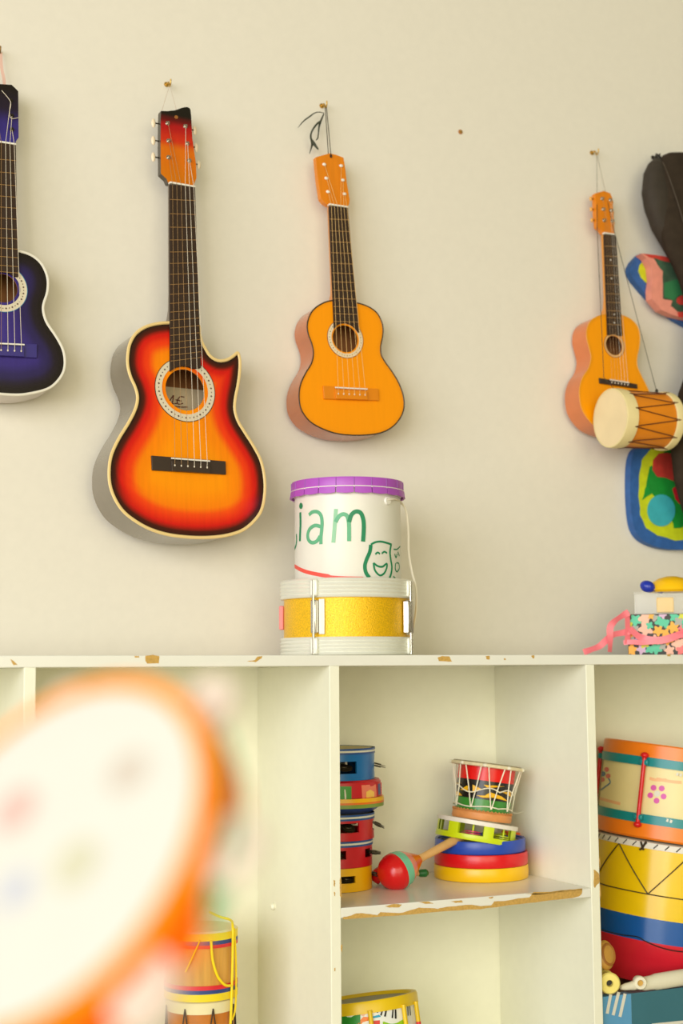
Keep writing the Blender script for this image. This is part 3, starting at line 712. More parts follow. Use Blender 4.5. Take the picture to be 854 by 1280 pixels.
for px in (394.5, 509.5):
    p = hit_cyl(GD, min(px, 508), 770, r+0.004); a0 = math.atan2(p.y, p.x)
    if px > 500: a0 = va0 + 1.62
    va0 = a0
    for s_ in range(1):
        Rm = Matrix.Rotation(a0, 4, 'Z')
        o1 = box(r+0.007, 0, HT/2, 0.013, 0.0115 if px < 500 else 0.024, 0.062).xf(Rm); lug_o = GD.part('lug', o1, m_steel, bevel=0.002)
        GD.part('tension_rod', tube([(r+0.012,0,0.002),(r+0.012,0,HT-0.004)], 0.0026, 10).xf(Rm), m_steel)
        GD.part('lug_reflection', box(r+0.0015, 0.012, HT/2, 0.003, 0.012, 0.066).xf(Rm), m_alu, bevel=0.001, under=lug_o)  # pale plate imitating the reflection to the right of the lug
        for zz in (0.017, HT-0.018): GD.part('claw', box(r+0.009, 0, zz, 0.008, 0.016, 0.032).xf(Rm), m_alu, bevel=0.003, under=lug_o)
for da in (1.3, 2.6):
    Rm = Matrix.Rotation(a0+da, 4, 'Z')
    GD.part('lug', box(r+0.007, 0, HT/2, 0.013, 0.0115, 0.062).xf(Rm), m_steel, bevel=0.002)
    GD.part('tension_rod', tube([(r+0.012,0,0.002),(r+0.012,0,HT-0.004)], 0.0026, 10).xf(Rm), m_steel)
p = hit_cyl(GD, 351, 772, r+0.004); a1 = math.atan2(p.y, p.x)-0.06
GD.part('pink_lug', box(r+0.0045, 0, HT/2+0.002, 0.009, 0.02, 0.046).xf(Matrix.Rotation(a1, 4, 'Z')), mat('pink_reflection', (236, 140, 140), 0.5), bevel=0.002)  # lug at the left edge, its pink reflection put into the colour

c2, r2 = place_axis(368.5, 501, 660, 0.165)
BK = Thing('bucket_drum', 'white bucket drum with purple lid and green hand-lettering, standing on the gold drum', 'bucket drum', loc=(c2.x, c2.y, HT+0.0008))
HB = at(434, 605, 0.165).z-HT
m_bucket = mat('white_bucket', (232, 229, 218), 0.35, var=0.02)
BK.part('bucket', lathe([(0,0),(r2*0.985,0),(r2,0.006),(r2,HB-0.03),(r2+0.003,HB-0.026),(r2+0.003,HB-0.02),(r2,HB-0.012),(r2,HB-0.004)], 96), m_bucket)
m_lid = mat('purple_lid', (176, 84, 196), 0.35, var=0.04)
lr = r2+0.0065
lid_o = BK.part('lid', lathe([(0,HB-0.003),(lr*0.9,HB-0.003),(lr*0.95,HB),(lr*0.99,HB),(lr,HB-0.003),(lr,HB-0.017),(lr-0.003,HB-0.018),(lr-0.003,HB-0.004),(0,HB-0.005)], 96), m_lid)
mb = MB()
for k in range(20):
    a = 2*PI*k/20; da = 2*PI/20*0.94
    n = 6; vs = []
    for q in range(n+1):
        aa = a+da*q/n; up_ = 0.0015*math.sin(PI*q/n)
        for rr_, zz in ((lr-0.003,HB-0.019),(lr+0.0012,HB-0.0185),(lr+0.003,HB-0.030-up_),(lr-0.001,HB-0.030-up_)): vs.append((rr_*math.cos(aa), rr_*math.sin(aa), zz))
    fs = [(q*4+k2, q*4+(k2+1)%4, q*4+4+(k2+1)%4, q*4+4+k2) for q in range(n) for k2 in range(4)]+[(0,1,2,3),(n*4+3,n*4+2,n*4+1,n*4)]
    t_ = MB().add(vs, fs); BK.part('lid_tab', t_, m_lid, under=lid_o)
BK.part('lid_seal', tube([((lr-0.0005)*math.cos(ang(i,96)), (lr-0.0005)*math.sin(ang(i,96)), HB-0.0183) for i in range(96)], 0.0018, 6, True), m_white, under=lid_o)
for k in range(20):
    a = 2*PI*(k+0.0)/20-0.01
    BK.part('lid_rib', tube([(lr*1.001*math.cos(a), lr*1.001*math.sin(a), HB-0.002), (lr*1.001*math.cos(a), lr*1.001*math.sin(a), HB-0.017)], 0.0009, 5), mat('purple_dark', (140, 60, 160), 0.4), under=lid_o)
gr = lambda nm, c_: mat(nm, c_, 0.5, var=0.08, scale=60)
g_dk, g_md, g_lt = gr('marker_green', (10, 132, 86)), gr('marker_green_mid', (96, 176, 132)), gr('marker_green_light', (146, 200, 160))
K = lambda pts: [(340+x/4.27, 580+y/4.27) for x, y in pts]
px = 1/610
BK.part('letter_stroke', cyl_stroke(BK, K([(152,258),(153,320),(151,370),(150,412)]), 4.2*px, r2), g_dk)
BK.part('letter_dot', cyl_patch(BK, K([(155,206),(162,212),(165,224),(161,237),(154,241),(147,236),(145,224),(148,211)]), r2), g_dk)
BK.part('letter_stroke', cyl_stroke(BK, K([(131,375),(132,400),(130,430),(122,452)]), 3.2*px, r2), g_dk)
BK.part('letter_a', cyl_stroke(BK, K([(198,272),(218,256),(244,256),(262,275),(268,310),(266,350),(262,390),(262,428)]), 4.2*px, r2), g_md)
BK.part('letter_a', cyl_stroke(BK, K([(262,335),(232,328),(204,345),(192,375),(196,405),(215,420),(240,412),(258,385)]), 4.2*px, r2, th=0.0008), g_md)
BK.part('letter_m', cyl_stroke(BK, K([(342,240),(338,300),(333,360),(328,420)]), 4.6*px, r2), g_lt)
BK.part('letter_m', cyl_stroke(BK, K([(340,310),(356,282),(378,268),(400,276),(410,310),(412,360),(412,412)]), 4.6*px, r2, th=0.0008), g_md)
BK.part('letter_m', cyl_stroke(BK, K([(412,310),(424,272),(448,254),(474,262),(488,300),(490,350),(486,414)]), 4.8*px, r2, th=0.001), g_dk)
BK.part('mask_outline', cyl_stroke(BK, K([(528,432),(522,470),(505,510),(496,545),(502,580),(520,606)]), 4.4*px, r2), g_dk)
BK.part('mask_outline', cyl_stroke(BK, K([(528,430),(550,418),(580,414),(615,422),(638,430)]), 2.2*px, r2, th=0.0008), g_dk)
BK.part('mask_outline', cyl_stroke(BK, K([(636,430),(630,470),(634,510),(640,550),(636,585),(628,608)]), 2.6*px, r2), g_dk)
BK.part('mask_mouth', cyl_stroke(BK, K([(542,528),(550,568),(575,594),(598,584),(612,555),(612,532),(590,548),(565,545),(542,528)]), 2.2*px, r2), g_dk)
for q in ([(552,482),(564,472),(576,480)], [(586,478),(600,468),(614,476)]):
    BK.part('mask_eye', cyl_stroke(BK, K(q), 2.0*px, r2), g_dk)
for q in ([(650,455),(668,455),(684,440)], [(655,480),(662,500),(668,480)], [(672,470),(680,490)], [(660,530),(658,560),(668,575),(680,555),(676,530),(664,528)], [(648,600),(658,610)]):
    BK.part('second_mask_line', cyl_stroke(BK, K(q), 1.5*px, r2), g_dk)
BK.part('red_line', cyl_stroke(BK, K([(122,545),(150,562),(190,577),(240,588),(300,598),(370,604),(440,606),(488,607)]), [4.4*px]*21+[2.2*px]*15, r2), mat('marker_red', (240, 84, 70), 0.5))
hb = [hit_cyl(BK, 484, 625, r2+0.002), hit_cyl(BK, 494, 624, r2+0.006)]
hw = [BK.m @ hb[0], BK.m @ hb[1], at(502,629,0.12), at(508,640,0.12), at(510.5,665,0.12), at(511,690,0.12), at(515,715,0.115), at(520,735,0.11), at(520.5,760,0.11), at(517,785,0.11)]
BK.part('handle', tube(smooth_path(hw, 5), 0.0026, 8, flat=0.6), m_cord_white, True)
BK.part('handle_boss', lathe([(0,0.004),(0.007,0.004),(0.0085,0)], 18).xf(axis_frame(BK.m @ hit_cyl(BK, 484, 626, r2), (BK.m @ hit_cyl(BK,484,626,r2))-Vector((c2.x,c2.y,(BK.m @ hit_cyl(BK,484,626,r2)).z)), (0,0,1))), m_white, True)

# ------------------------------------------------------------------ gift box, clear box and shakers at the right end of the top
zt = 0.0006
q = at(786, 817, 0.10); bxh = at(786, 768, 0.10).z
ga = math.radians(-37)
q = at(785.5, 817, 0.165)
GB = Thing('gift_box', 'flower-printed black box on the right end of the shelf top', 'box', Matrix.Translation((q.x, 0.165, zt)) @ Matrix.Rotation(ga, 4, 'Z'))
GN = Vector((math.sin(ga), -math.cos(ga), 0)); GO = Vector((q.x, 0.165, zt))
bxh = on_plane(785.5, 768, GO, GN).z-zt
bw, bd = 0.165, 0.13
GB.part('box_body', box(bw/2, bd/2, bxh/2, bw, bd, bxh), mat('black_print', (50, 48, 46), 0.5), bevel=0.001, smooth=False)
cols = {'t': mat('print_teal', (86, 200, 160), 0.5), 'o': mat('print_orange', (250, 180, 60), 0.5), 'p': mat('print_pink', (245, 190, 165), 0.5), 'l': mat('print_lilac', (214, 180, 210), 0.5), 'y': mat('print_yellow', (214, 214, 60), 0.5), 'g': mat('print_grey', (170, 170, 160), 0.5), 'r': mat('print_coral', (240, 120, 120), 0.5)}
zz = lambda x, y: (714+x/6.1, 700+y/6.1)
def flower(cx, cy, s, m_, k=0, lobes=5):
    pts = []
    for i in range(30):
        a = 2*PI*i/30; rr_ = s*(0.82+0.22*math.cos(lobes*a+k)); pts.append((cx+rr_*math.cos(a), cy+rr_*math.sin(a)))
    qs = [GB.inv @ on_plane(x, y, GO, GN) for x, y in pts]
    qs = [Vector((max(0.001, min(bw-0.001, v.x)), -0.0005-0.00005*len(GB.o.children), max(0.001, min(bxh-0.001, v.z)))) for v in qs]
    n = len(qs); mb = MB(); mb.add(qs+[v+Vector((0,0.0004,0)) for v in qs], [tuple(range(n))]+[(i, (i+1)%n, (i+1)%n+n, i+n) for i in range(n)])
    GB.part('printed_flower', mb, m_, smooth=False)
for x, y, s, c_, lob in [(490,460,8,'t',5),(450,495,4,'y',3),(565,440,9,'p',4),(570,525,10,'p',5),(640,440,5,'g',3),(680,470,7,'t',4),(720,485,6,'t',3),(790,435,7,'t',5),(850,430,6,'y',4),(665,540,7,'o',5),(720,555,6,'o',4),(780,515,8,'o',5),(850,520,6,'r',5),(490,525,5,'g',4),
                         (460,685,8,'o',5),(540,680,7,'l',5),(600,680,6,'t',4),(650,675,8,'t',5),(740,610,7,'o',4),(750,690,7,'p',5),(820,640,9,'p',5),(840,690,7,'r',4),(700,660,5,'g',4),(880,480,8,'t',5),(920,560,8,'o',5),(960,640,9,'p',5),(980,470,8,'l',5),(600,500,5,'t',4),(520,600,7,'l',5),(560,640,6,'y',4),(460,600,6,'g',4),(820,470,6,'g',4),(640,610,7,'p',5),(470,560,6,'o',4),(700,420,5,'l',4),(610,430,4,'o',4)]:
    x_, y_ = zz(x, y); flower(x_, y_, s, cols[c_], random.random()*6, lob)
m_pr = mat('pink_ribbon', (250, 128, 140), 0.35, var=0.06, scale=60)
def strip(pts, w_, Y, T=GB, name='ribbon', tw=0.4):
    P = [on_plane(*zz(x, y), GO+GN*(0.1-Yy), GN) for (x, y), Yy in zip(pts, Y)]
    for v in P: v.z = max(v.z, 0.0075); Q = smooth_path(P, 4)
    T.part(name, ribbon(Q, w_, [Vector((tw*math.sin(i*0.35), -1, tw*math.cos(i*0.5))) for i in range(len(Q))], 0.0005), m_pr, True)
strip([(440,400),(390,425),(335,465),(300,510),(297,580),(297,650),(295,712)], 0.0145, [0.085,0.08,0.075,0.07,0.068,0.066,0.066])
strip([(470,540),(390,555),(320,570),(270,610),(220,655),(160,680),(95,708)], 0.0135, [0.09,0.085,0.075,0.068,0.062,0.058,0.055])
strip([(425,395),(430,450),(432,540),(430,640)], 0.0135, [0.088]*4, tw=0.1)
strip([(445,520),(520,585),(600,610),(700,610),(800,580),(880,550),(1000,560),(1100,600)], 0.0155, [0.090,0.088,0.086,0.086,0.09,0.092,0.092,0.092], tw=0.15)
strip([(400,630),(460,625),(540,630),(640,620),(760,590),(900,570)], 0.010, [0.088,0.086,0.085,0.085,0.088,0.09], tw=0.15)

zb = zt+bxh+0.0008
O2 = GB.m @ Vector((0.012, 0.012, 0)); q2_ = on_plane(793.5, 766, O2, GN); hc = on_plane(793.5, 742, O2, GN).z-zb
CBX = Thing('clear_box', 'clear plastic box with something yellow inside, on top of the flowered box', 'box', Matrix.Translation((q2_.x, q2_.y, zb)) @ Matrix.Rotation(ga, 4, 'Z'))
m_clear = mat('clear_plastic', (250, 248, 240), 0.1)
m_clear.node_tree.nodes['Principled BSDF'].inputs['Alpha'].default_value = 0.13
w2 = 0.145
for nm, b_ in (('front_panel', (w2/2,0.001,hc/2,w2,0.002,hc)), ('rear_panel', (w2/2,0.105,hc/2,w2,0.002,hc)), ('side_panel', (0.001,0.053,hc/2,0.002,0.102,hc)), ('side_panel', (w2-0.001,0.053,hc/2,0.002,0.102,hc)), ('lid', (w2/2,0.053,hc+0.0015,w2+0.004,0.110,0.003)), ('base', (w2/2,0.053,0.001,w2-0.004,0.102,0.002))):
    CBX.part(nm, box(*b_), m_clear, smooth=False)
BIN = Thing('yellow_block', 'yellow piece lying inside the clear plastic box', 'block', CBX.m)
O3 = CBX.m @ Vector((0, 0.03, 0)); ql = CBX.inv @ on_plane(*zz(650, 300), O3, GN); qr = CBX.inv @ on_plane(*zz(785, 360), O3, GN)
BIN.part('block', box((ql.x+qr.x)/2, 0.04, hc*0.45, qr.x-ql.x, 0.03, hc*0.75), m_yellow, bevel=0.002)
zl = zb+hc+0.0034
O4 = CBX.m @ Vector((0, 0.05, 0)); cc = on_plane(*zz(768, 262), O4, GN)
YD = Thing('yellow_shaker', 'big yellow rounded shaker on the lid of the clear box', 'shaker', loc=(cc.x, cc.y, zl))
YD.part('shaker_shell', lathe([(0,0.0),(0.046,0.0),(0.050,0.004),(0.048,0.012),(0.041,0.022),(0.028,0.030),(0.012,0.0345),(0,0.0355)], 40), m_yellow)
YD.part('rim', tube([(0.05*math.cos(ang(i,40)), 0.05*math.sin(ang(i,40)), 0.005) for i in range(40)], 0.0012, 6, True), m_yellow)
O5 = CBX.m @ Vector((0, 0.02, 0)); cb = on_plane(*zz(584, 203), O5, GN)
BM = Thing('blue_maraca', 'tiny blue maraca lying beside the yellow shaker on the clear box', 'maraca', axis_frame(cb, (on_plane(*zz(700, 243), O5, GN)-cb), (0,0,1)))
BM.part('head', ball((0,0,0), 0.0128, 0.0128, 0.0165, 24), mat('glossy_blue', (30, 52, 170), 0.2))
BM.part('neck_ring', ball((0,0,0.017), 0.0055, 0.0055, 0.005, 16), mat('grey_blue', (90, 90, 130), 0.3))
BM.part('handle', lathe([(0.0035,0.019),(0.005,0.024),(0.0055,0.03),(0.004,0.034),(0,0.035)], 18), mat('dark_blue', (38, 44, 120), 0.3))

# ------------------------------------------------------------------ middle compartment, upper: the stack of tambourines
def slotted(T, name, R, z0, z1, m_, slots, sw, sz, TH=0.004, n=96):
    """drum wall with real slots: slots = list of centre angles, sw half-width angle, sz = (za, zb)"""
    mb = MB(); za, zb_ = sz; zs = [z0, za, zb_, z1]
    def cut(a): return any(abs((a-s+PI) % (2*PI)-PI) < sw for s in slots)
    for side, RR in ((0, R), (1, R-TH)):
        vs = [(RR*math.cos(ang(i,n)), RR*math.sin(ang(i,n)), z) for i in range(n) for z in zs]
        fs = []
        for i in range(n):
            j = (i+1) % n
            for q in range(3):
                if q == 1 and cut(ang(i, n, 0.5)): continue
                fs.append((i*4+q, j*4+q, j*4+q+1, i*4+q+1))
        mb.add(vs, fs)
    N0 = n*4
    fs = []
    for i in range(n):
        j = (i+1) % n
        fs += [(i*4, j*4, N0+j*4, N0+i*4), (i*4+3, j*4+3, N0+j*4+3, N0+i*4+3)]
        c0, cm, cp = cut(ang(i,n,0.5)), cut(ang(i,n,-0.5)), 0
        if c0: fs += [(i*4+1, j*4+1, N0+j*4+1, N0+i*4+1), (i*4+2, j*4+2, N0+j*4+2, N0+i*4+2)]
        if c0 != cm: fs.append((i*4+1, i*4+2, N0+i*4+2, N0+i*4+1))
    k = 0
    mb.f += fs; mb.mi += [0]*len(fs)
    return T.part(name, mb, m_, sharp=40)
def jingle_pair(T, R, z, a, jr, m_, tilt=0.0, out=0.004, gap=0.004):
    for s in (-1, 1):
        pr_ = lathe([(0.002,0.0012),(jr*0.45,0.0016),(jr*0.5,0.0),(jr,-0.0002),(jr,-0.0009),(jr*0.45,-0.0004),(0.002,0.0004)], 24)
        if s < 0: pr_.xf(Matrix.Scale(-1, 4, (0,0,1)))
        mt = Matrix.Rotation(a, 4, 'Z') @ Matrix.Translation((R+out-jr*0.6, 0, z+s*gap/2)) @ Matrix.Rotation(tilt, 4, 'Y')
        T.part('jingle', pr_.xf(mt), m_)
def head_stripes(T, R, z, colA, colB, h=0.011):
    T.part('striped_band', lathe([(R,z-h),(R+0.0014,z-h),(R+0.0014,z-h*0.66),(R,z-h*0.66)], 64), colA)
    T.part('striped_band', lathe([(R,z-h*0.66),(R+0.0012,z-h*0.66),(R+0.0012,z-h*0.33),(R,z-h*0.33)], 64), colB)
    T.part('striped_band', lathe([(R,z-h*0.33),(R+0.0014,z-h*0.33),(R+0.0014,z),(R-0.004,z)], 64), colA)
pst = atz(414, 1109.5, ZS)
stack_c = Vector((pst.x, pst.y, ZS))
va = math.atan2(CAM.y-pst.y, CAM.x-pst.x)                    # direction from the stack to the camera
def px2a(R, px_, base=pst):                                  # angle on a ring of radius R that shows at that pixel column
    best = None
    for i in range(-80, 81):
        a = va+i*PI/160
        p_ = Vector((base.x+R*math.cos(a), base.y+R*math.sin(a), -0.3))-CAM; x_ = 427+F_PX*p_.dot(RT)/p_.dot(FW)
        if best is None or abs(x_-px_) < best[0]: best = (abs(x_-px_), a)
    return best[1]
z = ZS+0.0006
m_red2 = mat('tambourine_red', (206, 28, 40), 0.35, var=0.05); m_blue2 = mat('tambourine_blue', (24, 112, 184), 0.3)
m_navy = mat('band_blue', (40, 82, 150), 0.4); m_wb = mat('band_white', (226, 222, 206), 0.5)
m_yel2 = mat('tambourine_yellow', (246, 186, 6), 0.35); m_jing = mat('jingle_bronze', (70, 60, 42), 0.4, 0.6)
def tambo(nm, label, R, H, m_, slotpx, z, stripes=True, off=(0,0), jt=0.25, jr=0.014, slot2=None, tilt=(0,0), sz=(0.32,0.68), sw=0.24):
    T = Thing(nm, label, 'tambourine', Matrix.Translation((stack_c.x+off[0], stack_c.y+off[1], z)) @ Matrix.Rotation(tilt[0], 4, 'X') @ Matrix.Rotation(tilt[1], 4, 'Y'), group='tambourines stacked in the shelf')
    b_ = Vector((stack_c.x+off[0], stack_c.y+off[1], 0)); s0 = px2a(R, slotpx, b_); s1 = px2a(R, slot2, b_)+0.12
    sl = [s0, s1]; step = (s1-s0); k = 2
    while s0+step*k < s0+2*PI-0.5*step: sl.append(s0+step*k); k += 1
    slotted(T, 'frame', R, 0, H, m_, sl, sw, (H*sz[0], H*sz[1]))
    for s in sl: jingle_pair(T, R, H*(sz[0]+sz[1])/2, s, jr, m_jing, jt, out=0.016 if s == s1 else 0.0)
    T.part('drum_head', disc(R*0.985, H-0.0006), mat('tambourine_head', (206, 190, 130), 0.55, var=0.1))
    if stripes: head_stripes(T, R, H, m_navy, m_wb)
    return T
H5, H4, H3 = 0.044, 0.050, 0.049
tambo('tambourine', 'yellow tambourine at the bottom of the stack in the shelf', 0.0795, H5, m_yel2, 434, z, False, slot2=466, sz=(0.38,0.68)); z += H5+0.0006
tambo('tambourine', 'red tambourine directly on the yellow one in the stack', 0.0795, H4, m_red2, 421, z, True, off=(0.001,0), slot2=460, jt=0.1, sz=(0.34,0.66)); z += H4+0.0006
tambo('tambourine', 'upper red tambourine with striped band, under the rainbow-banded bowl', 0.0825, H3, m_red2, 437, z, True, off=(0.002,0), slot2=467, jt=0.45); z += H3+0.0006
RB = Thing('rainbow_drum', 'small drum with blue, green and yellow bands carrying the red picture drum, in the stack', 'toy drum', loc=(stack_c.x+0.012, stack_c.y, z))
hb_ = 0.030
for nm, za, zb_, ra, rb, m_ in (('blue_bowl', 0, 0.012, 0.070, 0.088, mat('bowl_blue', (54, 80, 160), 0.4)), ('green_band', 0.012, 0.019, 0.093, 0.093, mat('band_green', (128, 156, 60), 0.4)), ('orange_band', 0.019, 0.023, 0.0935, 0.0935, mat('band_orange', (236, 120, 30), 0.4)), ('yellow_band', 0.023, 0.030, 0.094, 0.093, m_yel2)):
    RB.part(nm, lathe([(ra-0.01,za),(ra,za),(rb,zb_),(rb-0.01,zb_)], 72), m_)
RB.part('rim_plate', disc(0.0845, hb_-0.0004), m_yel2)
z += hb_+0.0005
hr_ = 0.033
RP = Thing('picture_drum', 'red toy drum with green and pictured windows, second from the top of the stack', 'toy drum', loc=(stack_c.x+0.012, stack_c.y, z))
RP.part('frame', lathe([(0.06,0),(0.0875,0),(0.0875,hr_-0.004),(0.086,hr_-0.003),(0.084,hr_),(0.07,hr_)], 72), m_red2)
RP.part('top_plate', disc(0.071, hr_-0.0005), m_red2)
for nm, pts, m_ in (('green_window', [(425,983),(432,983),(439.5,983),(439.5,992),(439.5,1000.5),(432,1001),(425,1001),(425,992)], mat('window_green', (58, 150, 40), 0.4)), ('pink_window', [(452,981.5),(461,981),(470,980.5),(470.5,988),(471,996),(462,997.5),(453,998.5),(452.5,990)], mat('window_pink', (240, 130, 100), 0.4)),
                    ('blue_window', [(472.5,980),(475.5,979),(476,993),(473,994)], mat('window_blue', (70, 90, 150), 0.4)), ('yellow_motif', [(458,990),(463,987),(468,990),(468,996),(458,997)], mat('motif_yellow', (250, 200, 90), 0.4)),
                    ('white_motif', [(430.5,987),(432,987),(433,994),(433,1000),(431,1000)], m_wb)):
    RP.part(nm, cyl_patch(RP, pts, 0.0875+(0.0006 if 'motif' in nm else 0)), m_)
RP.part('pillar', tube([hit_cyl(RP,477,978,0.0875), hit_cyl(RP,477.5,1001,0.0875)], 0.0016, 8), m_red2)
z += hr_+0.0006
H1 = 0.060
tambo('tambourine', 'blue tambourine with striped band on top of the stack', 0.0865, H1, m_blue2, 432, z, True, off=(0.0,0.0), slot2=469, jt=0.25, jr=0.017, sz=(0.22,0.60), sw=0.27)

# ------------------------------------------------------------------ frame drums, ring tambourine and little djembe
fc = Vector((0.444, 0.236, ZS+0.0006))
def frame_drum(label, R, H, m_, z, head=None, off=(0,0), mh=None):
    T = Thing('frame_drum', label, 'frame drum', loc=(fc.x+off[0], fc.y+off[1], z), group='frame drums stacked in the shelf')
    rim_o = T.part('rim', lathe([(R-0.006,0.001),(R-0.001,0),(R,0.002),(R+0.0006,H*0.5),(R,H-0.002),(R-0.001,H),(R-0.006,H-0.001),(R-0.0075,H*0.5)], 96, closed=True), m_)
    T.part('drum_head', disc(R-0.006, H-0.006, 72), mh or mat('olive_head', (150, 142, 90), 0.5))
    T.part('inner_ring', lathe([(R-0.014,H-0.0058),(R-0.012,H-0.003),(R-0.0065,H-0.003)], 72), m_, under=rim_o)
    return T
frame_drum('yellow round frame drum at the bottom of the three', 0.0955, 0.0265, m_yellow, fc.z, off=(0,0))
frame_drum('red round frame drum between the yellow and the blue', 0.0945, 0.0255, m_red, fc.z+0.027, off=(0,-0.0005))
frame_drum('blue round frame drum on top of the red one', 0.0915, 0.0255, mat('frame_blue', (36, 74, 178), 0.3), fc.z+0.053, off=(-0.0015,0))
ztop = fc.z+0.053+0.026
# ring tambourine, tilted on the drums
dC = 3.02
def tilt_thing(name, label, cat, pa, pb_, Y, group=None):
    """a thing whose axis runs from pixel pa (base) to pixel pb_ (top) in the plane y = Y"""
    A = at(*pa, Y); B = at(*pb_, Y); return Thing(name, label, cat, axis_frame(A, B-A, (0,-1,0)), group), (B-A).length
RT_, lh = tilt_thing('ring_tambourine', 'lime green and white ring tambourine lying tilted on the frame drums', 'tambourine', (594, 1050.5), (597.5, 1026), 0.225)
vloc = (RT_.inv @ CAM).xy; vA = math.atan2(vloc.y, vloc.x)
R_ = 0.081
m_lime = mat('lime_plastic', (206, 224, 20), 0.3); m_wr = mat('white_rim', (236, 228, 216), 0.4)
RT_.part('lower_ring', lathe([(R_-0.006,0),(R_,0),(R_+0.001,0.002),(R_,0.011),(R_-0.006,0.011)], 80, closed=True), m_lime)
RT_.part('upper_ring', lathe([(R_-0.005,lh-0.008),(R_+0.001,lh-0.008),(R_+0.001,lh),(R_-0.003,lh+0.001),(0,lh+0.001)], 80), m_wr)
for k in range(10):
    p = None
posts = [hit_cyl(RT_, x, y, R_) for x, y in ((547,1035),(566,1038),(611,1044),(642,1046))]
pa_ = [math.atan2(p.y, p.x) for p in posts]
widths = [0.08, 0.15, 0.13, 0.16]
extra = [pa_[0]+ (PI*0.9), pa_[0]+PI*1.2]
for a, wd in list(zip(pa_, widths))+[(e, 0.13) for e in (vA+PI*0.6, vA+PI*0.9, vA-PI*0.85, vA-PI*0.6)]:
    RT_.part('post', lathe([(R_-0.006,0.010),(R_,0.010),(R_,lh-0.0078),(R_-0.006,lh-0.0078)], 6, closed=True, a0=a-wd, a1=a+wd), m_lime)
mk_p, mk_o = mat('pink_jingle', (238, 40, 110), 0.35), mat('orange_jingle', (240, 100, 30), 0.35)
for (x, y), m_ in (((591,1040),mk_p),((630,1046),m_lime)):
    p = hit_cyl(RT_, x, y, R_-0.012); a = math.atan2(p.y, p.x)
    for dz in (-0.003, 0.001):
        RT_.part('jingle', lathe([(0,0.001),(0.016,0),(0.016,-0.0012),(0,-0.001)], 28).xf(Matrix.Translation((p.x*0.93, p.y*0.93, lh*0.43+dz))), m_)
    RT_.part('jingle_pin', tube([(p.x*0.97, p.y*0.97, 0.006), (p.x*0.97, p.y*0.97, lh-0.004)], 0.0022, 8), m_lime)
OJ = Thing('orange_clapper', 'flat orange clapper poking out behind the lime tambourine', 'clapper', loc=at(650, 1043, 0.27))
OJ.part('clapper', box(-0.012, 0, -0.001, 0.05, 0.03, 0.009).xf(Matrix.Rotation(math.radians(9), 4, 'Y')), mk_o, bevel=0.002)
OJ.part('stem', box(-0.052, 0.0, 0.002, 0.04, 0.012, 0.006), m_lime, bevel=0.001)

DJ, dh = tilt_thing('little_djembe', 'little djembe with red, black and green shell and white rope, on the lime tambourine', 'drum', (601.8, 1024.5), (609.5, 955), 0.225)
Rs = 0.0565
# bands: wood foot, green, black, red
ft = 0.017
DJ.part('wooden_foot', lathe([(0,0),(Rs+0.003,0),(Rs+0.0045,0.004),(Rs+0.004,ft*0.8),(Rs+0.001,ft)], 72), mat('foot_wood', (224, 150, 84), 0.5, var=0.15, scale=60))
for nm, a, b, c_ in (('green_band', 0.0, 0.25, (60, 140, 52)), ('black_band', 0.25, 0.64, (30, 28, 24)), ('red_band', 0.64, 0.93, (232, 26, 20))):
    za, zb_ = ft+(dh-ft)*a, ft+(dh-ft)*b
    DJ.part(nm, lathe([(Rs-0.0015+0.004*a, za), (Rs-0.0015+0.004*b, zb_)], 72), mat('djembe_'+nm, c_, 0.25))
DJ.part('shell_top', lathe([(Rs+0.002, ft+(dh-ft)*0.93), (Rs+0.003, dh-0.002), (0, dh-0.002)], 72), m_cream_head)
Rr = 0.0715
DJ.part('rope_ring', tube([(Rr*math.cos(ang(i,72)), Rr*math.sin(ang(i,72)), dh-0.004) for i in range(72)], 0.0035, 8, True, flat=1.0), mat('rope_cream', (230, 216, 176), 0.7, var=0.15, scale=150, bump=0.4))
DJ.part('drum_head', lathe([(Rr+0.001,dh-0.002),(Rr-0.003,dh+0.0015),(0,dh+0.0015)], 72), mat('dark_hide', (150, 136, 104), 0.6, var=0.2))
mb = MB(); nn = 9
rope = mat('white_rope', (242, 236, 212), 0.7)
for k in range(nn):
    a = ang(k, nn, 0.15); am = a+PI/nn
    for s in (-1, 1):
        at_ = a+s*0.10; ab = a+s*0.34
        P = [Vector((Rr*math.cos(at_), Rr*math.sin(at_), dh-0.003)), Vector(((Rs+0.006)*math.cos((at_+ab)/2), (Rs+0.006)*math.sin((at_+ab)/2), dh*0.55)), Vector(((Rs+0.003)*math.cos(ab), (Rs+0.003)*math.sin(ab), ft+0.006))]
        rp_o = DJ.part('rope', tube(P, 0.0013, 6), rope)
    DJ.part('knot', ball((Rr*math.cos(a)*1.02, Rr*math.sin(a)*1.02, dh-0.004), 0.005, 0.005, 0.004, 10), rope, under=rp_o)
for zr, amp in ((ft+0.009, 0.002), (dh*0.52, 0.006)):
    DJ.part('rope', tube([((Rs+0.004)*math.cos(ang(i,72)), (Rs+0.004)*math.sin(ang(i,72)), zr+amp*math.sin(ang(i,72)*4.5)) for i in range(72)], 0.0012, 6, True), rope)
DJ.part('rope_fringe', (lambda m_: m_)(tube([((Rs+0.0035)*math.cos(ang(i,90)), (Rs+0.0035)*math.sin(ang(i,90)), ft+(0.002 if i % 2 else -0.001)) for i in range(90)], 0.0012, 5, True)), mat('fringe', (208, 140, 80), 0.7))
myl = mat('djembe_yellow', (248, 190, 20), 0.35)
DZ = lambda pts: [(540+x/7.117, 940+y/7.117) for x, y in pts]
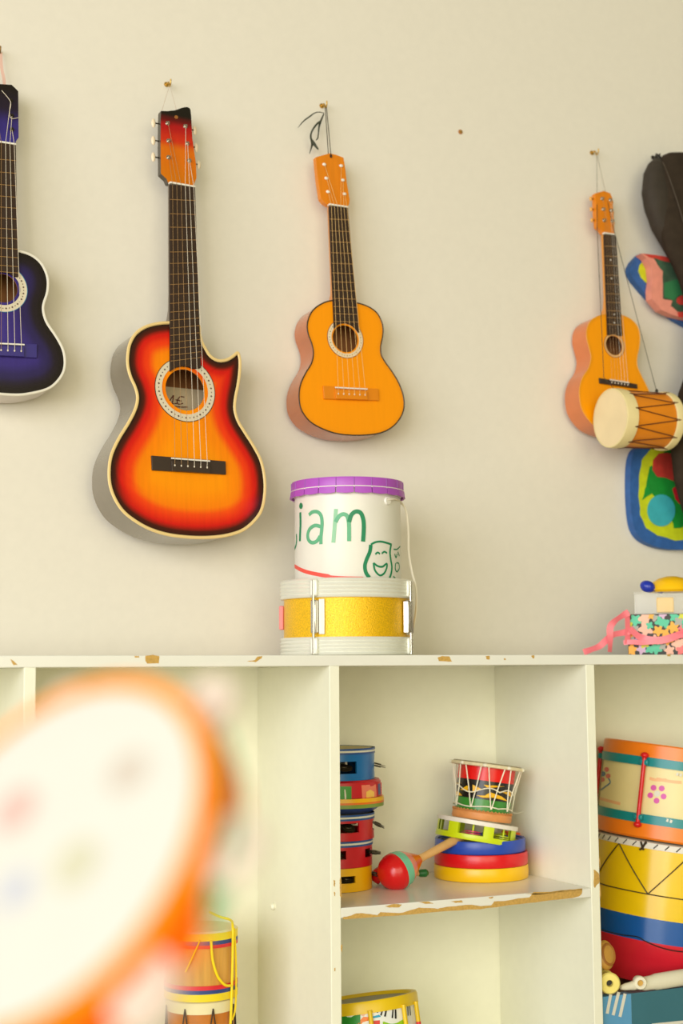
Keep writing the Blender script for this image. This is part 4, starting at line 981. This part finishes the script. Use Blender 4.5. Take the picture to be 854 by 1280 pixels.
for pts in ([(252,335),(310,298),(325,302),(318,345)], [(362,290),(440,328),(362,362)], [(460,292),(560,298),(650,308),(540,318),(490,315)], [(395,385),(470,388),(520,358),(620,395),(680,440),(540,408),(450,405)], [(598,350),(700,352),(702,400)], [(205,268),(265,275),(215,290)], [(200,350),(235,350),(272,388),(212,385)]):
    DJ.part('yellow_shape', cyl_patch(DJ, DZ(pts), Rs+0.0012), myl)
DJ.part('carrying_cord', tube(smooth_path([at(655,962,0.225), at(666,972,0.25), at(670,990,0.26), at(664,1008,0.25), at(650,1016,0.24), at(641,1016,0.225)], 6), 0.0007, 6), m_cord_white, True)

# ------------------------------------------------------------------ maracas on the middle shelf
ca = atz(494, 1112, ZS)
vd = (ca-CAM).normalized(); A = ca+Vector((vd.x, vd.y, 0))*0.010; A.z = ZS+0.0375
A = at(495.5, 1089, A.y)
B = at(584, 1042, 0.205)
MR = Thing('maraca', 'large maraca striped red, mint, pink and orange with a wooden handle on the shelf', 'maraca', axis_frame(A, B-A, (0,0,1)))
LM = (B-A).length
def egg(z):
    pts = [(-0.038,0),(-0.036,0.012),(-0.030,0.0225),(-0.020,0.031),(-0.008,0.0358),(0.004,0.0365),(0.016,0.0345),(0.028,0.029),(0.040,0.0215),(0.052,0.0145),(0.060,0.0095)]
    for (a, ra), (b, rb) in zip(pts, pts[1:]):
        if z <= b: t = (z-a)/(b-a); return ra+(rb-ra)*t
    return pts[-1][1]
for nm, a, b, c_ in (('red_cap', -0.038, 0.000, (222, 24, 26)), ('mint_band', 0.0, 0.018, (118, 196, 160)), ('pink_band', 0.018, 0.034, (240, 140, 120)), ('orange_cone', 0.034, 0.060, (240, 116, 24))):
    prf = []; n = 10
    for k in range(n+1):
        t = a+(b-a)*k/n; prf.append((egg(t), t))
    MR.part(nm, lathe(prf, 40), mat('maraca_'+nm, c_, 0.22))
MR.part('handle', lathe([(0.0085,0.058),(0.0075,0.075),(0.008,0.095),(0.0095,LM-0.004),(0.008,LM),(0,LM+0.001)], 24), mat('maraca_wood', (226, 176, 110), 0.45, var=0.1, scale=40))
A2 = at(472, 1092, 0.222); B2 = at(530, 1093.5, 0.215)
A2.z = ZS+0.0185
M2 = Thing('maraca', 'small red maraca with a green handle end lying behind the large one', 'maraca', axis_frame(A2, Vector((B2.x-A2.x, B2.y-A2.y, 0.0)), (0,0,1)))
l2 = Vector((B2.x-A2.x, B2.y-A2.y, 0)).length
M2.part('head', ball((0,0,0.012), 0.0175, 0.0175, 0.026, 24), mat('maraca_red_cap', (222, 24, 26), 0.22))
M2.part('white_band', lathe([(0.0165,0.0),(0.0182,0.005),(0.0182,0.010),(0.0178,0.014)], 28), m_white)
M2.part('handle', lathe([(0.006,0.034),(0.0045,0.05),(0.005,l2-0.012)], 16), mat('maraca_wood', (226, 176, 110), 0.45))
M2.part('green_end', lathe([(0.005,l2-0.012),(0.0075,l2-0.008),(0.008,l2+0.004),(0.004,l2+0.009),(0,l2+0.01)], 16), mat('green_end', (30, 110, 50), 0.4))

# ------------------------------------------------------------------ lower middle: yellow toy drum with piano print
BB = ZF+0.08                                             # top of the bottom board
def drum_under(cpx, cpy, Y): return at(cpx, cpy, Y)
tc_ = at(454, 1246.5, 0.15); rT = 0.098
axv = Vector((-0.056, 0.17, 1)).normalized()
TD = Thing('toy_drum', 'yellow-rimmed toy drum printed with piano keys, tilted in the lower middle compartment', 'drum', axis_frame(tc_, axv, (0,-1,0)))
hT = (tc_.z-BB-0.001-rT*math.sqrt(1-axv.z**2))/axv.z-0.016
m_yd = mat('toy_yellow', (236, 198, 14), 0.35)
TD.part('upper_rim', lathe([(rT-0.004,-0.021),(rT+0.004,-0.021),(rT+0.004,-0.004),(rT+0.002,0),(rT-0.006,0.0),(rT-0.008,-0.006)], 90), m_yd)
TD.part('drum_head', disc(rT-0.007, -0.006, 80), mat('grey_head', (150, 142, 120), 0.5))
TD.part('shell', lathe([(rT,-0.021),(rT,-hT)], 90), mat('toy_white', (238, 240, 232), 0.4))
TD.part('lower_rim', lathe([(rT-0.004,-hT-0.016),(rT+0.004,-hT-0.016),(rT+0.004,-hT+0.002),(rT,-hT+0.002)], 90), m_yd)
TD.part('lower_head', disc(rT-0.004, -hT-0.015, 80), m_yd)
TZ = lambda pts: [(400+x/5.3375, 1190+y/5.3375) for x, y in pts]
for nm, pts, c_ in (('green_print', [(120,400),(270,392),(270,480),(250,560),(120,560)], (30, 140, 40)), ('orange_print', [(245,480),(290,432),(335,435),(335,455),(280,470),(262,500)], (246, 130, 20)),
                    ('flower_print', [(272,400),(285,390),(300,398),(305,418),(290,430),(274,422)], (240, 190, 160)), ('lime_print', [(425,355),(525,338),(515,375),(480,372)], (150, 200, 30)),
                    ('blue_print', [(345,432),(395,418),(408,432),(360,442)], (20, 160, 200)), ('red_print', [(345,460),(400,455),(400,540),(345,540)], (220, 50, 40)), ('lime_print', [(420,465),(560,450),(560,540),(420,540)], (140, 190, 40))):
    TD.part(nm, cyl_patch(TD, TZ(pts), rT+0.0002), mat('toy_'+nm, c_, 0.4))
for pts in ([(404,360),(414,358),(386,408),(378,404)], [(418,370),(428,368),(412,425),(402,422)], [(440,373),(450,375),(440,432),(428,430)], [(484,382),(492,382),(488,442),(478,440)], [(500,382),(510,384),(512,445),(500,444)], [(584,362),(590,360),(592,425),(587,424)], [(598,360),(603,360),(608,422),(602,424)]):
    TD.part('piano_key', cyl_patch(TD, TZ(pts), rT+0.0006), m_black)
for x, y in ((333, 400), (556, 380), (620, 350)):
    p = hit_cyl(TD, 400+x/5.3375, 1190+y/5.3375, rT+0.004); a = math.atan2(p.y, p.x)
    if x > 600: a += 0.1
    X_, Y_ = (rT+0.006)*math.cos(a), (rT+0.006)*math.sin(a)
    TD.part('upper_post', tube([(X_,Y_,-0.016),(X_,Y_,-0.052)], 0.0042, 12), m_yd)
    TD.part('lower_post', tube([(X_,Y_,-0.052),(X_,Y_,-0.12)], 0.0045, 12), mat('toy_red', (222, 48, 50), 0.35))
# something for the tilted drum to stand on, out of the frame: a plain low box
def support(label, cx, cy, zt_, sx, sy):
    T = Thing('storage_box', label, 'box', loc=(cx, cy, BB+0.0005))
    h = zt_-BB-0.001
    T.part('box_body', box(0, 0, (h-0.02)/2, sx, sy, h-0.02), mat('box_card', (210, 190, 150), 0.7), bevel=0.002)
    T.part('lid', box(0, 0, h-0.011, sx+0.004, sy+0.004, 0.02), mat('box_lid', (220, 205, 170), 0.7), bevel=0.002)
    return T

# ------------------------------------------------------------------ right compartment: orange drum over the tricolour drum
ta, tb = Vector((0, 0, 0)), None
Yr = 0.187
ocl = at(838.5, 1048.5, Yr)
tl = math.radians(11.0)
axo = Vector((math.sin(tl)*math.cos(0.4), -0.0, math.cos(tl))).normalized()
axo = (UP*math.cos(tl)+RT*math.sin(tl)); axo = Vector((axo.x, axo.y*0.2, axo.z)).normalized()
Ro = 0.157
OD = Thing('toy_snare_drum', 'orange and teal toy drum with red tension rods on top of the striped drum', 'drum', axis_frame(ocl, axo, (0,-1,0)))
s_ = 3.2/F_PX
m_or = mat('bright_orange', (248, 130, 20), 0.3); m_te = mat('teal_band', (0, 136, 140), 0.3); m_cr = mat('cream_print', (240, 222, 160), 0.4)
lv = [0, 18*s_, 28.5*s_, 85*s_, 95.5*s_, 112*s_]
OD.part('lower_hoop', lathe([(Ro-0.004,0),(Ro+0.001,0),(Ro+0.0045,0.004),(Ro+0.004,lv[1])], 110), m_or)
OD.part('lower_band', lathe([(Ro+0.005,lv[1]),(Ro+0.005,lv[2]),(Ro,lv[2])], 110), m_te)
OD.part('shell', lathe([(Ro,lv[2]),(Ro,lv[3])], 110), m_cr)
OD.part('upper_band', lathe([(Ro,lv[3]),(Ro+0.005,lv[3]),(Ro+0.005,lv[4])], 110), m_te)
OD.part('upper_hoop', lathe([(Ro+0.004,lv[4]),(Ro+0.0035,lv[5]-0.003),(Ro,lv[5]),(Ro-0.006,lv[5]),(Ro-0.008,lv[5]-0.005)], 110), m_or)
OD.part('drum_head', disc(Ro-0.006, lv[5]-0.006, 90), m_white)
OD.part('lower_head', disc(Ro-0.004, 0.002, 90), m_white)
pA = hit_cyl(OD, 809, 952, Ro+0.009); pB = hit_cyl(OD, 795, 1021, Ro+0.009)
a = math.atan2((pA.y+pB.y)/2, (pA.x+pB.x)/2); 
for da in (0, 1.2566, 2.513, 3.77, -1.2566):
    X_, Y_ = (Ro+0.010)*math.cos(a+da), (Ro+0.010)*math.sin(a+da)
    rod_o = OD.part('tension_rod', tube([(X_,Y_,lv[1]-0.002),(X_,Y_,lv[4]+0.002)], 0.0045, 14), m_red)
    for zz_ in (lv[1]-0.004, lv[4]+0.003): OD.part('rod_cap', ball((X_,Y_,zz_), 0.0085, 0.0085, 0.0065, 16), m_red, under=rod_o)
    for zz_ in ((lv[1]+lv[2])/2+0.002, (lv[3]+lv[4])/2-0.002): OD.part('rod_bracket', box(Ro+0.0075, 0, zz_, 0.013, 0.020, 0.012).xf(Matrix.Rotation(a+da, 4, 'Z')), m_te, bevel=0.003, under=rod_o)
OZ = lambda pts: [(724+x/6.4, 900+y/6.4) for x, y in pts]
mpk, mrd_, mbl = mat('print_magenta', (216, 80, 170), 0.4), mat('print_red', (226, 100, 90), 0.4), mat('print_blue', (30, 110, 160), 0.4)
mfp = mat('print_faint', (244, 186, 130), 0.4)
# small printed blossoms instead of the cartoon figures
def blossom(cx, cy, s, m1, m2):
    for k in range(5):
        b_ = 2*PI*k/5+0.4; OD.part('printed_petal', cyl_patch(OD, OZ(circ(cx+s*math.cos(b_), cy+s*math.sin(b_), s*0.42, s*0.42, 12)), Ro+0.0002), m1)
    OD.part('printed_centre', cyl_patch(OD, OZ(circ(cx, cy, s*0.45, s*0.45, 12)), Ro+0.0006), m2)
blossom(625, 590, 56, mpk, m_wb); blossom(190, 430, 46, mrd_, mbl)
OD.part('printed_line', cyl_stroke(OD, OZ([(175,560),(215,530),(250,500),(235,465)]), 0.003, Ro), mbl)
for q_ in ([(160,625),(230,645),(330,670)], [(565,465),(610,478),(700,480)], [(620,470),(720,490),(820,500)]):
    OD.part('printed_line', cyl_stroke(OD, OZ(q_), 0.006, Ro), mfp)
for q_ in ([(780,430),(795,437)], [(805,436),(822,445)], [(700,800),(716,806)], [(728,808),(745,815)]):
    OD.part('printed_mark', cyl_stroke(OD, OZ(q_), 0.006, Ro+0.005, n=2), m_wb)

# tricolour drum
Rc_ = 0.156
cBt = ocl-axo*0.004
rb_ = Rc_*0.90
zbox = at(791, 1241.5, 0.0155).z                              # top of the blue box that carries the drum
hD = (cBt.z-(zbox-0.036)-0.0006-rb_*math.sqrt(max(0, 1-axo.z**2)))/axo.z
print('HD', hD/s_)
lr1, lr2 = hD-114*s_, hD-87*s_
cD = cBt-axo*hD-Vector((0,0,0.0))
CD = Thing('tricolour_drum', 'large drum with yellow, blue and red bands and black lacing in the right compartment', 'drum', axis_frame(cD, axo, (0,-1,0)))
gl = dict(rough=0.22, coat=0.3)
CD.part('red_band', lathe([(0,0),(Rc_*0.90,0),(Rc_*0.92,0.010),(Rc_*0.94,0.028),(Rc_*0.965,0.05),(Rc_*0.975,0.053),(Rc_*0.985,0.07),(Rc_*0.992,0.073),(Rc_,lr1)], 110), mat('drum_red', (214, 34, 50), 0.25))
CD.part('blue_band', lathe([(Rc_,lr1),(Rc_+0.0006,lr2)], 110), mat('drum_blue', (0, 84, 160), 0.22))
CD.part('yellow_band', lathe([(Rc_+0.0006,lr2),(Rc_,hD-0.014)], 110), mat('drum_yellow', (240, 198, 0), 0.22))
CD.part('top_hoop', lathe([(Rc_,hD-0.014),(Rc_+0.003,hD-0.014),(Rc_+0.003,hD-0.002),(Rc_-0.004,hD),(0,hD)], 110), mat('white_hoop', (232, 226, 214), 0.5))
nzz = 10; zlo, zhi = hD-60*s_, hD-0.014
pz = hit_cyl(CD, 775, 1047, Rc_+0.001); ph0 = math.atan2(pz.y, pz.x)
pz2 = hit_cyl(CD, 812, 1099, Rc_+0.001); ph1 = math.atan2(pz2.y, pz2.x)
st = ph1-ph0
nst = max(4, int(2*PI/abs(st)/2))
def arcp(a0_, z0_, a1_, z1_, R, n=10): return [(R*math.cos(a0_+(a1_-a0_)*k/n), R*math.sin(a0_+(a1_-a0_)*k/n), z0_+(z1_-z0_)*k/n) for k in range(n+1)]
m_lace = mat('black_lace', (52, 36, 14), 0.6)
for k in range(-3, 4):
    b0 = ph0+2*st*k
    CD.part('lacing', tube(arcp(b0, zhi, b0+st, zlo, Rc_+0.0016), 0.0012, 6), m_lace)
    CD.part('lacing', tube(arcp(b0+st, zlo, b0+2*st, zhi, Rc_+0.0016), 0.0012, 6), m_lace)
CD.part('lacing', tube([((Rc_+0.0018)*math.cos(ang(i,90)), (Rc_+0.0018)*math.sin(ang(i,90)), zlo) for i in range(90)], 0.0012, 6, True), m_lace)
for k in range(44):
    a = ang(k, 44); CD.part('hoop_stitch', tube(arcp(a, hD-0.012, a+0.05, hD-0.003, Rc_+0.0034, 2), 0.0011, 5), m_black)
px_ = hit_cyl(CD, 804, 1057, Rc_+0.003); a = math.atan2(px_.y, px_.x)
for s1_, s2_ in ((0.04,0.014),(-0.03,0.012),(0.02,-0.004),(-0.035,-0.005)):
    CD.part('lace_bow', tube(arcp(a, hD-0.014, a+s1_, hD-0.014+s2_, Rc_+0.005, 3), 0.0022, 6), m_lace)
P = [hit_cyl(CD, x, y, Rc_+0.001) for x, y in ((752,1162),(775,1168),(797,1171),(806,1176),(822,1183),(840,1188),(856,1190))]
CD.part('loose_wire', tube(smooth_path(P, 4), 0.0012, 6), m_black)

# blue box under it
zbx = min((cD+Vector((Rc_*0.90*math.cos(t), 0, 0))).z for t in (0,))
low_pt = min((CD.m @ Vector((Rc_*0.90*math.cos(ang(k,64)), Rc_*0.90*math.sin(ang(k,64)), 0))).z for k in range(64))
zbx = zbox
zdr = low_pt-0.0006
cn = atz(791, 1243, zbx)
BX = Thing('blue_box', 'blue box with three white stripes at its corner, under the two recorders', 'box', Matrix.Translation((0.0, 0.0, BB+0.0005)))
bh = zbx-BB-0.001
mbl_, mtl = mat('box_light_blue', (94, 160, 204), 0.45), mat('box_teal', (58, 112, 126), 0.45)
print('BLUEBOX', cn, bh, low_pt)
yb0 = 0.012
xa, xb = at(755, 1260, yb0).x+0.0, 1.07
xa = 0.578
xm = at(791, 1260, yb0).x
BX.part('left_panel', box((xa+xm)/2, 0.0265, bh/2, xm-xa, 0.023, bh), mbl_, bevel=0.001)
BX.part('right_panel', box((xm+xb)/2, 0.0275, bh/2, xb-xm, 0.023, bh), mtl, bevel=0.001)
for a_, b_ in (((763.5,1243),(759,1267)), ((773.5,1240),(766.5,1269)), ((781.5,1242),(775,1271))):
    BX.part('white_stripe', ribbon([at(*a_, yb0+0.0024), at(*b_, yb0+0.0024)], 0.0068, (0,-1,0), 0.0006), m_wb, True)
BX.part('white_stripe', ribbon([at(815,1281.5,yb0+0.0035), at(900,1273,yb0+0.0035)], 0.006, (0,-1,0), 0.0006), m_wb, True)

support('plain box hidden behind the blue box, under the striped drum', 0.84, 0.20, zdr, 0.42, 0.26)

# recorders and castanet
def rec(name, label, P0, P1, prof, m_, parts=()):
    T = Thing(name, label, 'recorder', axis_frame(P0, P1-P0, (0,0,1)))
    T.part('body', lathe(prof, 36), m_)
    for nm, pf, mm in parts: T.part(nm, lathe(pf, 36), mm)
    return T
zr1 = zbx+0.022
p0 = at(762.5, 1229.5, 0.008); 
p1 = p0+Vector((0.12, 0.25, 0.0))
m_yr = mat('recorder_yellow', (240, 222, 120), 0.35); m_cw = mat('recorder_cream', (232, 226, 200), 0.35)
rec('recorder', 'yellow recorder pointing its round bell end at the viewer, by the divider', p0, p1,
    [(0.006,0.012),(0.0062,0.0005),(0.0075,-0.0012),(0.018,-0.0008),(0.0205,0.0025),(0.0195,0.008),(0.016,0.016),(0.014,0.03),(0.0135,0.08),(0.0135,0.135),(0,0.136)], m_yr,
    [('bore', [(0,0.012),(0.0061,0.012)], m_black), ('ring', [(0.014,0.045),(0.0165,0.047),(0.0165,0.055),(0.014,0.057)], m_yr)])
pr0 = at(800, 1229, 0.02); pr1 = pr0+Vector((0.13, 0.02, -0.0))
p_end = at(862, 1216.5, 0.015)
rec('recorder', 'cream recorder lying across the top of the blue box', at(776, 1234.5, 0.016), at(930, 1209, 0.022),
    [(0,0),(0.004,0.0),(0.0065,0.01),(0.0075,0.022),(0.009,0.03),(0.0085,0.034),(0.0085,0.045),(0.012,0.052),(0.013,0.058),(0.0135,0.075),(0.0155,0.085),(0.0158,0.16),(0.016,0.24),(0,0.241)], m_cw)
T = Thing('recorder_joint', 'cream recorder end with an open round bore, beside the yellow bell end', 'recorder', axis_frame(at(801,1229,0.004), Vector((0.10,0.25,0)), (0,0,1)))
T.part('bell', lathe([(0.0055,0.012),(0.0057,0.001),(0.0065,-0.0008),(0.0115,-0.0005),(0.013,0.002),(0.0125,0.01),(0.0105,0.02),(0.0105,0.022)], 32), m_cw)
T.part('bore', lathe([(0,0.003),(0.0056,0.003)], 24), mat('bore_tan', (200, 156, 70), 0.6))
cp = at(757, 1194, 0.034)
CS = Thing('castanet', 'tan wooden castanet shell lying against the red band beside the divider', 'castanet', axis_frame(cp, Vector((0.25,-1.0,0.35)), (0.35,0,1)))
CS.part('shell', ball((0,0,0), 0.029, 0.0215, 0.012, 28), mat('castanet_wood', (214, 160, 70), 0.4, var=0.2, scale=30))
CS.part('hollow', lathe([(0,0.0085),(0.014,0.0095),(0.017,0.0105),(0.0185,0.0085)], 30).xf(Matrix.Scale(1.2, 4, (1,0,0))), mat('castanet_dark', (170, 108, 40), 0.5))

# ------------------------------------------------------------------ left compartment: wooden drum on a second drum
cw_, rw = place_axis(206.5, 296, 1205, 0.19)
ztp = at(251, 1160, 0.19).z; zlw = at(251, 1243, 0.19).z
WD = Thing('wooden_drum', 'tan wooden drum with coloured bands and a yellow rope in the left compartment', 'drum', loc=(cw_.x, cw_.y, zlw))
hw_ = ztp-zlw
m_tan = mat('tan_wood', (216, 160, 70), 0.4, var=0.2, scale=30, stretch=(3,3,0.3))
m_yb, m_bb, m_rb = mat('band_yellow2', (244, 216, 30), 0.4), mat('band_navy', (44, 66, 130), 0.4), mat('band_red2', (222, 40, 50), 0.4)
WD.part('shell', lathe([(rw*0.985,0.0),(rw*0.985,hw_)], 72), m_tan)
bands = [('yellow_band', hw_-0.013, hw_, m_yb), ('blue_band', hw_-0.020, hw_-0.013, m_bb), ('red_band', hw_-0.026, hw_-0.020, m_rb), ('red_band', 0.020, 0.027, m_rb), ('blue_band', 0.013, 0.020, m_bb), ('yellow_band', 0.0, 0.013, m_yb)]
for nm, a, b, m_ in bands: WD.part(nm, lathe([(rw*0.98,a),(rw+0.002,a),(rw+0.002,b),(rw*0.98,b)], 72), m_)
WD.part('drum_head', lathe([(rw+0.001,hw_),(rw-0.002,hw_+0.003),(0,hw_+0.004)], 72), m_cream_head)
m_rope = mat('yellow_rope', (250, 220, 10), 0.5)
ce = WD.m @ Vector((0.01,0.01,hw_+0.006))
WP = lambda x, y, Yy=None: WD.m @ hit_cyl(WD, x, y, rw+0.005)
WD.part('rope', tube(smooth_path([at(262,1140,0.215)+Vector((0,0,0)), at(275,1146,0.20), at(288,1150,0.18), WP(291,1158), WP(291,1190), WP(290,1230), WP(289,1262), WP(288,1285)], 6), 0.0024, 8), m_rope, True)
WD.part('rope', tube(smooth_path([WP(264,1176), WP(266,1200), WP(272,1220), WP(281,1231), WP(289,1232)], 6), 0.0024, 8), m_rope, True)
WD.part('rope', tube(smooth_path([WP(293,1160), WP(295,1200), WP(295,1240), WP(294,1262), WP(290,1275)], 6), 0.002, 8), m_rope, True)
WD.part('rope', tube(smooth_path([WP(250,1176), WP(240,1198), WP(232,1215)], 6), 0.0014, 8), m_rope, True)
zb2 = BB+0.0006
W2 = Thing('laced_drum', 'orange-brown drum with white hoop and black lacing under the wooden drum', 'drum', loc=(cw_.x, cw_.y, zb2))
h2 = zlw-zb2-0.0006; r3 = rw*0.96
W2.part('shell', lathe([(0,0),(r3*0.9,0),(r3*0.97,h2*0.5),(r3*0.97,h2-0.02)], 72), mat('brown_shell', (206, 124, 40), 0.4, var=0.2, scale=25))
W2.part('hoop', lathe([(r3*0.96,h2-0.022),(r3+0.001,h2-0.022),(r3+0.002,h2-0.003),(r3-0.002,h2),(0,h2)], 72), mat('pale_hoop', (236, 224, 176), 0.5))
for k in range(8):
    b0 = ang(k, 8)
    W2.part('lacing', tube(arcp(b0, h2-0.012, b0+PI/8, 0.03, r3+0.003, 5), 0.0012, 6), m_lace); W2.part('lacing', tube(arcp(b0+PI/8, 0.03, b0+PI/4, h2-0.012, r3+0.003, 5), 0.0012, 6), m_lace)

# ------------------------------------------------------------------ the blurred tambourine in the foreground
dist = 0.55
C0 = atd(52, 1060, dist)
maj = (RT*math.cos(math.radians(52))+UP*math.sin(math.radians(52))).normalized(); per = (-RT*math.sin(math.radians(52))+UP*math.cos(math.radians(52))).normalized()
toc = (CAM-C0).normalized()
th = math.radians(52)
nrm = (toc*math.cos(th)+per*math.sin(th)).normalized()
FT = Thing('hand_tambourine', 'orange tambourine with white head and pale jingles, large and blurred in the foreground', 'tambourine', axis_frame(C0, nrm, maj))
sf = dist/F_PX
Rf = 252*sf; hF = 62*sf/math.sin(th)
m_fo = mat('foreground_orange', (255, 108, 0), 0.6, spec=0.15)
lf = FT.inv
jpts = []
jm = mat('pale_jingle', (226, 210, 196), 0.4, 0.1)
sl = []
for x, y in ((255, 885), (288, 1062), (180, 1240)):
    O_ = FT.m @ Vector((0,0,-hF/2)); q = lf @ on_plane(x, y, O_, nrm); sl.append(math.atan2(q.y, q.x))
sl.sort(); sl_all = list(sl)
stp = 2*PI/7
for k in range(7):
    a = sl[0]+k*stp
    if all(abs((a-b+PI) % (2*PI)-PI) > 0.55 for b in sl_all): sl_all.append(a)
slotted(FT, 'frame', Rf, -hF, 0.0, m_fo, sl_all, 0.16, (-hF*0.75, -hF*0.3), TH=0.003)
FT.part('rim_lip', lathe([(Rf-0.0055,0.0002),(Rf+0.0008,0.0002),(Rf+0.0008,-0.002)], 90), mat('foreground_lip', (250, 146, 10), 0.6, spec=0.15))
FT.part('drum_head', disc(Rf-0.005, -0.0002, 80), mat('foreground_head', (212, 210, 202), 0.5, var=0.02))
for x, y, rx, c_ in ((20,1012,0.010,(214,176,168)), (20,1112,0.008,(190,192,204)), (95,1080,0.010,(198,195,170)), (160,965,0.009,(198,186,174))):
    q = lf @ on_plane(x, y, C0, nrm); FT.part('printed_spot', disc(rx, 0.0, 20).xf(Matrix.Translation((q.x, q.y, 0.0003))), mat('spot%d' % c_[2], c_, 0.5))
for s in sl_all: jingle_pair(FT, Rf, -hF*0.52, s, 0.0135, jm, 0.0, out=0.012, gap=0.004)
mgr = mat('green_ribbon', (0, 140, 84), 0.5)
P = [atd(x, y, dist-0.04) for i, (x, y) in enumerate(((278,915),(292,970),(290,1030),(280,1085),(258,1125),(240,1165)))]
FT.part('green_ribbon', ribbon(smooth_path(P, 4), [0.002]*8+[0.003]*6+[0.011]*7, toc, 0.0006), mgr, True)
